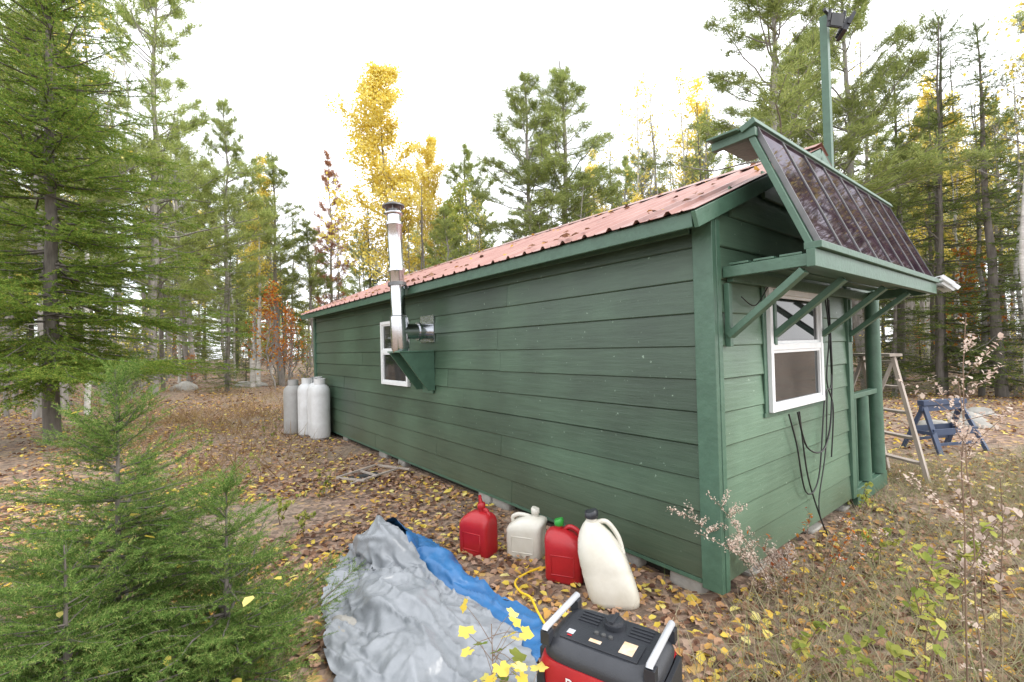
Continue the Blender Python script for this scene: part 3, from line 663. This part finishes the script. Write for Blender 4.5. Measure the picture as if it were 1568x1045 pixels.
# ------------------------------------------------------------ yellow cord, sticks
mb=MB()
cable([(-.50,1.02,.02),(-.62,1.06,.03),(-.83,1.03,.03),(-.90,.90,.03),(-.92,.77,.05),(-.99,.62,.05),(-1.04,.50,.05),(-1.15,.2,.05),(-1.25,.0,.1)],.008,'yellow')
mb.obj('yellow_extension_cord')
mb=MB()
for p,q in (((-.95,4.55),(-.35,4.75)),((-.9,4.15),(-.2,4.35)),((-.95,4.55),(-.75,4.1)),((-.3,4.8),(-.1,4.2)),((-.6,4.7),(-.55,4.2))):
    mb.beam((*p,.04),(*q,.06),.03,.02,'wood')
mb.box((-.8,4.3,.02),(-.45,4.5,.035),'blackpl')
mb.obj('broken_wooden_frame')
mb=MB(); r=random.Random(77)
for i in range(170):
    D=r.uniform(1.6,14); p=W(D,D*r.uniform(-1.1,1.2))
    if -.1<p.x<HW+.2 and -.1<p.y<HL+.1 or (-2.1<p.x<-.9 and .2<p.y<2.4): continue
    a=r.uniform(0,6.28); L_=r.uniform(.12,.55); q=Vector((math.cos(a),math.sin(a),0))*L_; z=gz(p.x,p.y)+.03
    mb.tube([(p.x,p.y,z),(p.x+q.x*.5+r.uniform(-.02,.02),p.y+q.y*.5,z+.012),(p.x+q.x,p.y+q.y,z+r.uniform(0,.03))],[.005,.004,.002],'twig',5)
mb.obj('fallen_sticks')
# ------------------------------------------------------------ ladder
mb=MB()
b1=Vector((4.01,-.315,0));b2=Vector((4.28,.10,0)); t1=Vector((3.72,-.10,1.44)); t2=Vector((3.93,.24,1.44))
mb.beam(b1,t1,.035,.085,'wood',up=(1,0,0)); mb.beam(b2,t2,.035,.085,'wood',up=(1,0,0))
for i in range(5):
    k=.16+.2*i; mb.beam(b1.lerp(t1,k),b2.lerp(t2,k),.09,.025,'wood')
mb.beam(t1+Vector((-.05,-.04,.02)),t2+Vector((.0,.05,.02)),.16,.03,'wood')
for a,b_ in ((t1,Vector((3.50,.35,.02))),(t2,Vector((3.66,.62,.02)))): mb.beam(a-Vector((0,0,.05)),b_,.03,.05,'wood',up=(1,0,0))
mb.beam((3.56,.28,.45),(3.72,.56,.45),.03,.04,'wood')
mb.obj('wooden_step_ladder')
mb=MB()
s1=Vector((5.92,.08,0)); s2=Vector((6.62,-.28,0)); d=(s2-s1).normalized(); n=Vector((-d.y,d.x,0))
mb.beam(s1+Vector((0,0,.70)),s2+Vector((0,0,.70)),.09,.07,'bluepl')
mb.beam(s1+Vector((0,0,.62)),s2+Vector((0,0,.62)),.05,.08,'bluepl')
for s_,e in ((s1,1),(s2,-1)):
    for q in (-1,1):
        mb.beam(s_+d*.06*e+Vector((0,0,.66)),s_+n*q*.26-d*.02*e,.06,.045,'bluepl')
    mb.beam(s_+n*.17+Vector((0,0,.28)),s_-n*.17+Vector((0,0,.28)),.03,.05,'bluepl')
for q in (-1,1): 
    mb.beam(s1+n*q*.16+Vector((0,0,.3)),s2+n*q*.16+Vector((0,0,.3)),.02,.09,'bluepl')
    mb.beam(s1+n*q*.21+Vector((0,0,.14)),s2+n*q*.21+Vector((0,0,.14)),.02,.04,'bluepl')
mb.obj('plastic_sawhorse',bevel=.003)
# ------------------------------------------------------------ rocks
def rock(p,s,seed):
    r=random.Random(seed); mb=MB(); n=18;m_=10; vs=[];fs=[]
    for i in range(m_+1):
        ph=math.pi*i/m_
        for j in range(n):
            t=2*math.pi*j/n; d=Vector((math.sin(ph)*math.cos(t),math.sin(ph)*math.sin(t),math.cos(ph)))
            k=1+.35*noise.noise(d*1.4+Vector((seed,0,0)))+.12*noise.noise(d*4+Vector((seed,3,0)))
            vs.append((d.x*s*k*1.2,d.y*s*k,d.z*s*k*.65))
    for i in range(m_):
        for j in range(n): fs.append((i*n+j,(i+1)*n+j,(i+1)*n+(j+1)%n,i*n+(j+1)%n))
    mb.add(vs,fs,'stone',True); mb.obj('rock',None,loc=(p[0],p[1],gz(p[0],p[1])+s*.15),rz=r.random()*6)
for i,(D,l,s) in enumerate(((19,-13.5,.42),(21,-12.2,.4),(23,-12.6,.35),(8.3,8.2,.22),(8.0,7.3,.26),(8.8,8.6,.24),(2.75,-1.05,.09),(9.5,9.6,.2))):
    rock(W(D,l),s,i+1)
# ------------------------------------------------------------ trees
def wob(r,h,n,amp):
    z=np.linspace(0,h,n); x=np.cumsum(r.normal(size=n))*amp; y=np.cumsum(r.normal(size=n))*amp; x-=x[0];y-=y[0]
    return np.stack([x,y,z],1)
def at(tr,z):
    return np.array([np.interp(z,tr[:,2],tr[:,0]),np.interp(z,tr[:,2],tr[:,1]),z])
TUF=[tuft(14,1.2,.075,i) for i in range(4)]
def pine(seed,h=15,R=3.2,bare=.3,dens=1.0,mat='pine'):
    r=np.random.default_rng(seed); T=TM(); tr=wob(r,h,14,.06); rad=np.linspace(.16,.02,14)*h/15; T.tube(tr,rad,'bark',8)
    z=h*bare*.6; P=[];D=[]
    while z<h*.985:
        t=(z/h-bare)/(1-bare); live=t>0
        nb=r.integers(3,6) if live else r.integers(0,3)
        for b in range(nb):
            az=r.random()*6.283; 
            L=R*(np.clip(1.15*(1-max(t,0))**.7,.12,1))*r.uniform(.4,1.15) if live else r.uniform(.5,1.5)
            if live and t<.25: L*=.6+1.6*t
            el=np.interp(t,[0,1],[.05,.9])+r.normal()*.15
            p0=at(tr,z+r.uniform(-.1,.1)); d=np.array([math.cos(az)*math.cos(el),math.sin(az)*math.cos(el),math.sin(el)])
            s=np.linspace(0,1,7)[:,None]; pts=p0+d*s*L+np.array([0,0,1])*(s**2)*L*.15+np.cumsum(r.normal(size=(7,3)),0)*.025*L
            T.tube(pts,np.linspace(.03,.007,7)*(.5+L/R*.7),'bark',4)
            if not live: continue
            n=int(L*8*dens)+3
            side=np.cross(d,[0,0,1]); side/=np.linalg.norm(side)
            for q in range(n):
                u=r.uniform(.35,1.02); c=np.array([np.interp(u,s[:,0],pts[:,k]) for k in range(3)])
                sg=r.choice([-1,1]); tl=L*.32*(1.15-u)*r.uniform(.3,1.2)+.05
                td=d*.6+side*sg*.8; td[2]+=.25; tip=c+td*tl
                if q%2==0: T.tube(np.array([c,tip]),[.008,.005],'bark',3)
                for w_ in (1.0,.6):
                    P.append(c+(tip-c)*w_+r.normal(size=3)*.06); D.append(td+np.array([0,0,.35])+r.normal(size=3)*.35)
        z+=r.uniform(.32,.66)*(1 if live else 1.5)
    P=np.array(P);D=np.array(D); n=len(P); idx=r.integers(0,4,n)
    for k in range(4):
        m_=idx==k; T.scatter(*TUF[k],frames(D[m_],r.uniform(.17,.30,m_.sum()),r.random(m_.sum())*6.28),P[m_],mat)
    return T
TW=[twig_t(40,.15,.024,.45,i) for i in range(3)]
def spruce(seed,h=11,R=2.4,step=.30,nb=(5,8),mat='spruce',bare=.06,droop=.25,tw=1.0,tsc=(.32,.55),dens=5.5,TWs=TW,trunk=.13,up=0.0,sub=0.0,extra=None):
    r=np.random.default_rng(seed); T=TM(); tr=wob(r,h,12,.02*h/11); T.tube(tr,np.linspace(trunk,.008*min(1,h/3),12),'barkd',8)
    z=h*bare; P=[];D=[];S=[]
    while z<h*.99:
        t=z/h
        for b in range(r.integers(*nb)):
            az=r.random()*6.283; L=R*(1-t)**.85*r.uniform(.6,1.12)+.04*h/11
            el=np.interp(t,[0,.6,1],[-droop,.05,.9])+up+r.normal()*.1; p0=at(tr,z+r.uniform(-.3,.3)*step)
            d=np.array([math.cos(az)*math.cos(el),math.sin(az)*math.cos(el),math.sin(el)])
            s=np.linspace(0,1,6)[:,None]; pts=p0+d*s*L+np.array([0,0,1.])*((s**2)*.16-.10*s)*L+np.cumsum(r.normal(size=(6,3)),0)*.02*L
            T.tube(pts,np.linspace(.022,.004,6)*min(1,L/1.5+.05),'barkd',4)
            side=np.cross(d,[0,0,1]); side/=np.linalg.norm(side); ln=r.uniform(*tsc)
            n=max(2,int(L*dens/ max(ln,.05)*.35))
            us=np.linspace(.10,1,n)+r.normal(size=n)*.02
            for u in us:
                c=np.array([np.interp(u,s[:,0],pts[:,k]) for k in range(3)])
                P.append(c); D.append(d+r.normal(size=3)*.08); S.append(ln*r.uniform(.7,1))
                for sg in (-1,1):
                    reach=L*.42*(1.08-u)*r.uniform(.5,1.2)*tw
                    td=d*.65+side*sg*.78+np.array([0,0,r.normal()*.16-.05+sub]); td/=np.linalg.norm(td)
                    m_=max(1,int(reach/ln/.55))
                    for q in range(m_):
                        P.append(c+td*q*ln*.55); dd=td+(side*r.normal()*.4+d*.25 if q else 0); D.append(dd); S.append(ln*r.uniform(.6,1.05))
                        if q: P.append(c+td*q*ln*.55); D.append(d*.9+side*sg*.1+r.normal(size=3)*.15); S.append(ln*r.uniform(.5,.8))
        z+=step*r.uniform(.8,1.2)
    P=np.array(P);D=np.array(D);S=np.array(S); idx=r.integers(0,len(TWs),len(P))
    for k in range(len(TWs)):
        m_=idx==k; T.scatter(*TWs[k],frames(D[m_],S[m_],r.normal(size=m_.sum())*.4),P[m_],mat)
    if extra:
        i=r.integers(0,len(P),extra); T.scatter(*LT,frames(rdir(r,extra)*[1,1,.4],r.uniform(.04,.07,extra),0),P[i]+[0,0,.02],'yl')
    return T
def decid(seed,h=13,bark='bark',leaf=None,nleaf=0,R=2.5,start=.35,ls=(.09,.15),trunk=.12,nb=34,crook=.06):
    r=np.random.default_rng(seed); T=TM(); tr=wob(r,h,14,crook); T.tube(tr,np.linspace(trunk,.012,14),bark,8); tips=[]
    def grow(p,d,L,rad,lv):
        n=6; pts=[p]; 
        for i in range(n-1):
            d=d+r.normal(size=3)*.16+np.array([0,0,.10]); d/=np.linalg.norm(d); pts.append(pts[-1]+d*L/(n-1))
        pts=np.array(pts); T.tube(pts,np.linspace(rad,rad*.35,n),('bark' if bark!='barkd' else 'barkd'),5 if lv==0 else 3)
        for i in range(2,n): tips.append(pts[i])
        if lv<2:
            for i in range(1,n):
                for q in range(2 if lv==0 else 1):
                    e=d+r.normal(size=3)*.75; e/=np.linalg.norm(e); grow(pts[i],e,L*r.uniform(.3,.5),rad*.45,lv+1)
    for b in range(nb):
        t=start+(1-start)*(b+r.random())/nb; az=r.random()*6.283; el=r.uniform(.35,.95)
        grow(at(tr,t*h),np.array([math.cos(az)*math.cos(el),math.sin(az)*math.cos(el),math.sin(el)]),R*(1-.72*(t-start)/(1-start))*r.uniform(.5,1.05),.028*(1.2-t),0)
    if nleaf:
        tips=np.array(tips); k=r.integers(0,len(tips),nleaf); P=tips[k]+r.normal(size=(nleaf,3))*.13
        T.scatter(*LT,frames(rdir(r,nleaf),r.uniform(*ls,nleaf),r.random(nleaf)*6.28),P,leaf)
    return T
PR={}
for i in range(3): PR['pine%d'%i]=(pine(20+i,15,[3.4,2.8,3.9][i],[.25,.35,.2][i],1.15).mesh('pine_mesh'),15)
PR['rust']=(pine(33,12,1.7,.3,1.0,mat='brl').mesh('rust_mesh'),12)
for i in range(2): PR['spruce%d'%i]=(spruce(40+i,11,[2.1,1.7][i],step=.38,tsc=(.4,.6),dens=5).mesh('spruce_mesh'),11)
PR['yellow0']=(decid(50,14,'bark','yl',18000,3.1,.24,ls=(.09,.15),nb=38).mesh('yellow_mesh'),14)
PR['yellow1']=(decid(51,12,'birch','yl',3400,1.8,.35,nb=26).mesh('yellow_mesh'),12)
PR['bare0']=(decid(52,13,'bark','yl',160,1.9,.45,nb=22).mesh('bare_mesh'),13)
PR['bare1']=(decid(53,13,'birch','yl',350,1.7,.45,nb=24,trunk=.09).mesh('bare_mesh'),13)
PR['pole0']=(decid(54,11,'bark',None,0,.9,.5,nb=16,trunk=.075).mesh('pole_mesh'),11)
PR['pole1']=(decid(55,11,'barkd',None,0,.8,.3,nb=20,trunk=.09,crook=.03).mesh('pole_mesh'),11)
PR['pole2']=(decid(60,12,'birch',None,0,.8,.5,nb=14,trunk=.07,crook=.07).mesh('pole_mesh'),12)
PR['green0']=(decid(56,8,'bark','gl',2600,1.7,.2,nb=24,trunk=.06).mesh('green_mesh'),8)
PR['orange0']=(decid(57,4,'bark','orl',700,1.1,.15,nb=16,trunk=.03,ls=(.08,.12)).mesh('orange_mesh'),4)
PR['shrub0']=(decid(58,2.6,'bark','gl',420,1.0,.05,nb=16,trunk=.02,ls=(.06,.1)).mesh('shrub_mesh'),2.6)
PR['shrub1']=(decid(59,2.4,'bark','yl',160,1.0,.05,nb=16,trunk=.02,ls=(.06,.09)).mesh('shrub_mesh'),2.4)
NM={'pine':'pine_tree','rust':'rust_brown_conifer','spruce':'spruce_tree','yellow':'yellow_poplar_tree','bare':'bare_birch_tree','pole':'bare_tree','green':'young_green_tree','orange':'orange_sapling','shrub':'shrub'}
def put(kind,ratio,D,h,parent=None,wide=1.0,rz=None):
    me,h0=PR[kind]; p=W(D,D*ratio); s=h/h0
    nm=NM[kind[:-1]] if kind!='rust' else NM['rust']
    o=bpy.data.objects.new(nm,me); link(o,parent); o.location=(p.x,p.y,gz(p.x,p.y)-.05); w_=s*wide*(1 if s>.8 else (.8/s)**.35)
    o.scale=(w_,w_,s); o.rotation_euler=(random.uniform(-.03,.03),random.uniform(-.03,.03),rz if rz is not None else random.uniform(0,6.28)); return o
for k,ra,D,h,w_ in [('yellow0',-.255,24,15.6,1.1),('yellow0',-.18,26,13.2,.75),('pine0',.045,22,14.8,1.3),('pine1',.14,22.5,16,1.4),('pine2',-.09,25,13,1.1),
    ('pine1',-.5,24,12.3,1.1),('pine0',-.62,20,12.4,.9),('pine2',-.78,17,17,.95),('rust',-.385,28,13.7,.8),('pine2',.54,15,15,1.35),('pine0',.77,17,17,1.1),('pine1',.66,22,17,1.2),
    ('spruce0',.93,14.5,12,1.2),('spruce1',1.06,13,11,1.2),('spruce0',.84,19,13,1.2),('bare1',.27,20,13,1),('bare0',.33,21,13.5,1),('bare1',.39,19,12.5,1),('bare0',.22,24,13,1),('bare0',.44,22,14,1),('bare0',.30,24,13,1),
    ('bare1',-.925,12.8,13,.8),('pine0',-.98,14,15,1),('bare0',-.88,15,13,1),('orange0',-.515,19,4.2,1),('orange0',-.49,20,3.4,1.0),('bare1',1.12,12,12,1),('pine2',-.70,27,15,1),('spruce1',-.62,17.5,5.5,1),('spruce0',-.30,24,9,1),
    ('yellow1',-.56,26,10,.8),('yellow1',-1.0,20,11,.8),('green0',.60,18,8,1),('orange0',.98,16,5,1),('spruce0',1.25,13,12,1.4),('spruce1',1.38,12,12,1.5),('pine2',1.32,15,15,1.3)]:
    put(k,ra,D,h,None,w_)
sky_r=[-2,-.85,-.75,-.68,-.62,-.5,-.35,-.2,0,.2,.3,.45,.6,2]; sky_t=[.8,.8,.6,.48,.46,.38,.36,.36,.36,.42,.44,.62,.72,.72]
forest=empty('distant_forest')
rr=random.Random(3); n=0
def blocked(ra,D):
    p=W(D,D*ra)
    if -3<p.x<7.5 and -4<p.y<12.5: return True
    if -.78<ra<-.36 and D<22: return True
    if ra<-.7 and D<11.5: return True
    if ra>.55 and D<13: return True
    if -.4<=ra<=.55 and D<15: return True
    return False
while n<270:
    ra=rr.uniform(-1.5,1.5); D=rr.uniform(12,52)
    if blocked(ra,D): continue
    h=1.65+D*np.interp(ra,sky_r,sky_t)*rr.uniform(.66,1.0); h=max(5,min(17.5,h))
    u=rr.random()
    if ra<-.3 and D<34: ks=['pole0','pole1','pole2','pole0','pole2','bare0','bare1','pole2','green0'] if u<.85 else ['pine1','yellow1','pine0']
    elif D<26: ks=['pole0','pole1','pole0','pole1','bare0','bare1','spruce1','green0','pole2'] if u<.75 else ['pine1','spruce0','yellow1','pine0']
    else: ks=['pine0','pine1','pine2','spruce0','pine1','bare0','yellow1','pole1','pole0','bare1','green0']
    k=rr.choice(ks)
    if k.startswith('spruce') and D<26: h*=.6
    if k=='green0': h=min(h,9)
    put(k,ra,D,h,forest); n+=1
us=empty('forest_understory'); n=0
while n<215:
    ra=rr.uniform(-1.4,1.4); D=rr.uniform(13,34) if n<140 else rr.uniform(30,55)
    if blocked(ra,D): continue
    k=rr.choice(['shrub0','shrub1','shrub1','orange0','spruce1','shrub0','shrub0']) if n<140 else rr.choice(['green0','shrub0','spruce1','green0','orange0']); put(k,ra,D,rr.uniform(1.2,3.2) if n<140 else rr.uniform(2.5,5),us,1.1 if n<140 else 1.7); n+=1
n=0
while n<70:
    ra=rr.uniform(-1.8,1.8); D=rr.uniform(55,80); put(rr.choice(['pine0','pine2','spruce0','pine1']),ra,D,rr.uniform(9,14),forest,1.9); n+=1
# hero fir upper left
T=spruce(70,12,4.0,step=.27,nb=(6,10),mat='fir',tsc=(.32,.46),dens=7.0,bare=.13,droop=.26,trunk=.14,TWs=[twig_t(40,.17,.036,.5,i+9) for i in range(3)])
o=T.obj('fir_tree'); p=W(9.2,-9.2); o.location=(p.x,p.y,0)
# foreground saplings
SW=[twig_t(46,.18,.024,1.0,i+30,fwd=.55) for i in range(3)]
def sapling(D,lat,h,R,seed,rz=0,dens=1.0):
    T=spruce(seed,h,R,step=.068,nb=(6,10),mat='sap',bare=.03,droop=-.16,tsc=(.10,.145),dens=8.5*dens,TWs=SW,trunk=.018,up=.12,tw=1.2,sub=.15,extra=16)
    o=T.obj('spruce_sapling'); p=W(D,lat); o.location=(p.x,p.y,-.03); o.rotation_euler=(0,0,rz)
sapling(2.35,-2.02,1.62,.82,80)
sapling(2.28,-1.44,1.02,.74,81)
sapling(1.90,-1.85,.92,.62,82)
sapling(3.3,-2.65,.95,.5,83,dens=.8)
mb=MB(); p=W(20,-11.3); mb.tube([(0,0,-.1),(.01,0,.6),(0,.02,1.25)],[.12,.10,.10],'birch',12); mb.obj('cut_tree_stump',None,loc=(p.x,p.y,gz(p.x,p.y)))
# ------------------------------------------------------------ litter
TARP=[(-2.05,.3),(-2.0,1.4),(-1.7,2.1),(-1.2,2.3),(-1.05,1.8),(-1.05,.7),(-1.4,.2)]
def ground_pts(r,n,Dmin,Dmax,ra=1.35,pw=1.0):
    D=Dmin+(Dmax-Dmin)*r.random(n)**pw; lat=D*r.uniform(-ra,ra,n)+r.normal(size=n)*.5
    x=CX+FW[0]*D+RT[0]*lat; y=CY+FW[1]*D+RT[1]*lat
    ok=~((x>-.02)&(x<HW)&(y>-.02)&(y<HL+.1)); return x[ok],y[ok]
def litter(groups,mat,tmpl,tilt=.35):
    T=TM()
    for (r,n,a,b_,pw,s0,s1) in groups:
        x,y=ground_pts(r,n,a,b_,pw=pw)
        keep=np.array([noise.noise(Vector((xx*.7,yy*.7,5)))>-.28+.25*random.random()-.1 and not inpoly(xx,yy,TARP) for xx,yy in zip(x,y)]); x=x[keep];y=y[keep]
        z=np.array([gz(xx,yy) for xx,yy in zip(x,y)]); m_=len(x)
        az=r.random(m_)*6.283; d=np.stack([np.cos(az),np.sin(az),r.normal(size=m_)*tilt],1)
        P=np.stack([x,y,z+r.uniform(.006,.03,m_)],1); T.scatter(*tmpl,frames(d,r.uniform(s0,s1,m_),r.normal(size=m_)*tilt),P,mat)
    return T
r=np.random.default_rng(5)
T=litter([(r,21000,.9,6,.9,.03,.07),(r,21000,5,15,.9,.045,.085),(r,14000,14,40,1,.08,.14)],'litter',LT)
T.obj('leaf_litter')
T=litter([(r,2000,.9,6,.9,.045,.085),(r,3200,5,17,1,.06,.09)],'yl',LT,.25)
n=170; x=np.concatenate([r.uniform(XE,XR,100),r.uniform(XE,XE+.25,70)]); y=r.uniform(0,HL,n); az=r.random(n)*6.28
T.scatter(*LT,frames(np.stack([np.cos(az),np.sin(az),np.cos(az)*SL],1),r.uniform(.04,.08,n),r.normal(size=n)*.4),np.stack([x,y,ZR-np.abs(x-XR)*SL+.045],1),'litter')
T.obj('yellow_fallen_leaves')
# ------------------------------------------------------------ grass
blade=(np.array([(0,-.012,0),(0,.012,0),(.5,-.008,.05),(.5,.008,.05),(1,0,.22)],float),np.array([(0,1,3),(0,3,2),(2,3,4)]))
def grass(name,n,cfun,hmin,hmax,mat='straw',lean=.5):
    T=TM(); x,y=cfun(n); m_=len(x); z=np.array([gz(a,b_) for a,b_ in zip(x,y)])
    d=np.stack([r.normal(size=m_)*lean,r.normal(size=m_)*lean,np.ones(m_)],1)
    T.scatter(*blade,frames(d,r.uniform(hmin,hmax,m_),r.random(m_)*6.28),np.stack([x,y,z],1),mat); return T.obj(name)
def right_patch(n):
    k=110; cD=r.uniform(1.2,6.5,k); cl=cD*r.uniform(.42,1.35,k); i=r.integers(0,k,n)
    D=cD[i]+r.normal(size=n)*.24; lat=cl[i]+r.normal(size=n)*.24
    x=CX+FW[0]*D+RT[0]*lat; y=CY+FW[1]*D+RT[1]*lat; ok=~((x>-.05)&(x<HW+.1)&(y>-.06)&(y<HL)); return x[ok],y[ok]
grass('dry_grass',24000,right_patch,.06,.26,lean=.9)
def mid_patch(n):
    k=70; cD=r.uniform(6,18,k); cl=cD*r.uniform(-.9,-.38,k); i=r.integers(0,k,n)
    D=cD[i]+r.normal(size=n)*.35; lat=cl[i]+r.normal(size=n)*.35
    x=CX+FW[0]*D+RT[0]*lat; y=CY+FW[1]*D+RT[1]*lat; ok=~((x>-.6)&(x<HW+.1)&(y>-.06)&(y<HL+.5)); return x[ok],y[ok]
grass('dry_bracken_patch',5000,mid_patch,.15,.5,'fern',.9)
def weed(D,lat,h,seed,leaf='gl',nl=90,bend=(0,0),fuzz=0,name='weed_stalk',ls=(.03,.06)):
    r2=np.random.default_rng(seed); T=TM(); p=W(D,lat); base=np.array([p.x,p.y,0.]); P=[];
    for k in range(r2.integers(2,4)):
        s=np.linspace(0,1,9)[:,None]; b=np.array([bend[0]+r2.normal()*.12,bend[1]+r2.normal()*.12,0]); hh=h*r2.uniform(.7,1)
        pts=base+np.array([r2.normal()*.05,r2.normal()*.05,0])+np.array([0,0,1.])*s*hh+b*s**1.6+np.cumsum(r2.normal(size=(9,3)),0)*.006
        T.tube(pts,np.linspace(.004,.0015,9),'twig',4)
        for q in range(7):
            u=r2.uniform(.4,.98); c=np.array([np.interp(u,s[:,0],pts[:,i]) for i in range(3)]); d=rdir(r2,1)[0]; d[2]=abs(d[2])+.3; L=h*.16*r2.uniform(.4,1)
            e=c+d*L; T.tube(np.array([c,(c+e)/2+r2.normal(size=3)*.01,e]),[.0018,.0014,.001],'twig',3)
            for w_ in np.linspace(.2,1,7): P.append(c+d*L*w_)
        for u in np.linspace(.15,1,16): P.append(np.array([np.interp(u,s[:,0],pts[:,i]) for i in range(3)]))
    P=np.array(P); i=r2.integers(0,len(P),nl); T.scatter(*LT,frames(rdir(r2,nl),r2.uniform(*ls,nl),0),P[i]+r2.normal(size=(nl,3))*.008,leaf)
    if fuzz: i=r2.integers(0,len(P),fuzz); T.scatter(*LT,frames(rdir(r2,fuzz),r2.uniform(.008,.018,fuzz),0),P[i]+r2.normal(size=(fuzz,3))*.010,'fuzz')
    return T.obj(name)
weed(1.9,1.85,1.75,1,'fuzz',120,(.05,-.05),700,ls=(.02,.03)); weed(2.0,1.80,.95,2,'gl',110); weed(1.7,1.45,.6,3,'gl',50,(0,.1)); weed(1.5,1.55,.6,4,'gl',60); weed(2.5,2.5,.9,5,'fuzz',60,(0,0),200); weed(2.2,1.3,.4,6,'gl',40)
weed(3.0,1.62,.75,7,'fuzz',10,(-.62,.22),1300,'pale_seeded_shrub',ls=(.015,.025)); weed(2.95,1.75,.62,8,'orl',30,(-.35,-.05),600,'pale_seeded_shrub',ls=(.015,.03)); weed(2.9,1.95,.55,9,'orl',40,(.1,-.1),120,'red_twig_shrub',ls=(.02,.035)); weed(3.1,2.05,.45,10,'orl',60,(.2,0),60,'red_twig_shrub',ls=(.02,.03))
weed(3.05,1.7,.55,11,'fuzz',10,(-.5,.0),700,'pale_seeded_shrub',ls=(.015,.025))
for i,(D,l,h) in enumerate(((5.2,-2.2,.35),(4.5,-2.3,.4),(6,-3.4,.5),(5.6,-3.9,.6),(7,-4.6,.7),(4.1,-1.9,.3),(4.8,-3.1,.45),(8,-4.2,.6),(3.4,2.6,.3),(4.4,3.3,.35),(2.9,2.9,.35))): weed(D,l,h,20+i,'gl',50)
def seedling(D,lat,h,seed,n,s=(.045,.075),spread=.16,leaf='yl'):
    r2=np.random.default_rng(seed); T=TM(); p=W(D,lat); base=np.array([p.x,p.y,0.]); P=[];Dd=[]
    top=base+np.array([r2.normal()*.04,r2.normal()*.04,h])
    T.tube(np.linspace(base,top,5),np.linspace(.004,.002,5),'twig',4)
    for k in range(n):
        c=base+(top-base)*r2.uniform(.45,1); az=r2.random()*6.28; e=c+np.array([math.cos(az)*spread*r2.uniform(.4,1),math.sin(az)*spread*r2.uniform(.4,1),r2.uniform(-.02,.10)])
        T.tube(np.array([c,(c+e)/2+[0,0,.01],e]),[.0016,.0013,.001],'twig',3); P.append(e); Dd.append([math.cos(az),math.sin(az),-.25+r2.normal()*.2])
    T.scatter(*MT,frames(Dd,r2.uniform(*s,n)*.75,r2.normal(size=n)*.4),np.array(P),leaf); return T.obj('yellow_maple_seedling')
seedling(1.80,-.10,.56,1,13); seedling(1.72,.02,.42,2,8); seedling(1.95,-.22,.34,3,7,leaf='gl'); seedling(1.62,-.03,.26,4,6)
# ------------------------------------------------------------ light
w=bpy.data.worlds.new('World'); scene.world=w; w.use_nodes=True; nt=w.node_tree; N=nt.nodes; L=nt.links
bg=N['Background']; bg.inputs['Strength'].default_value=.15
sk=N.new('ShaderNodeTexSky'); sk.sky_type='NISHITA'; sk.sun_disc=False; el=math.radians(36); rot=math.radians(143)
sk.sun_elevation=el; sk.sun_rotation=rot; sk.dust_density=2; sk.air_density=1
tc=N.new('ShaderNodeTexCoord'); ns=N.new('ShaderNodeTexNoise'); ns.inputs['Scale'].default_value=2.2; ns.inputs['Detail'].default_value=6
L.new(tc.outputs['Generated'],ns.inputs['Vector']); rp=ramp(nt,[(.34,(.58,.58,.58)),(.56,(1,1,1))]); L.new(ns.outputs['Fac'],rp.inputs[0])
mx=N.new('ShaderNodeMix'); mx.data_type='RGBA'; L.new(rp.outputs[0],mx.inputs['Factor']); L.new(sk.outputs[0],mx.inputs['A']); mx.inputs['B'].default_value=(18.4,18.7,19.4,1)
L.new(mx.outputs['Result'],bg.inputs['Color'])
sl=bpy.data.lights.new('sun','SUN'); sl.energy=2.6; sl.angle=math.radians(16); sl.color=(1,.97,.93); so=link(bpy.data.objects.new('sun',sl))
sd=Vector((math.sin(rot)*math.cos(el),math.cos(rot)*math.cos(el),math.sin(el))); so.rotation_euler=sd.to_track_quat('Z','Y').to_euler()
# ------------------------------------------------------------ camera
pt=math.radians(.8); rl=.025
f=Vector((FW[0]*math.cos(pt),FW[1]*math.cos(pt),math.sin(pt))); r0=Vector((RT[0],RT[1],0)); u0=r0.cross(f)
R_=r0*math.cos(rl)-u0*math.sin(rl); U_=u0*math.cos(rl)+r0*math.sin(rl)
cam=bpy.data.cameras.new('camera'); cam.lens=36*705/1568; cam.sensor_width=36; cam.clip_end=500; cam.clip_start=.05
co=link(bpy.data.objects.new('camera',cam)); co.matrix_world=Matrix(((R_.x,U_.x,-f.x,CX),(R_.y,U_.y,-f.y,CY),(R_.z,U_.z,-f.z,CZ),(0,0,0,1)))
scene.camera=co
scene.view_settings.view_transform='Standard'
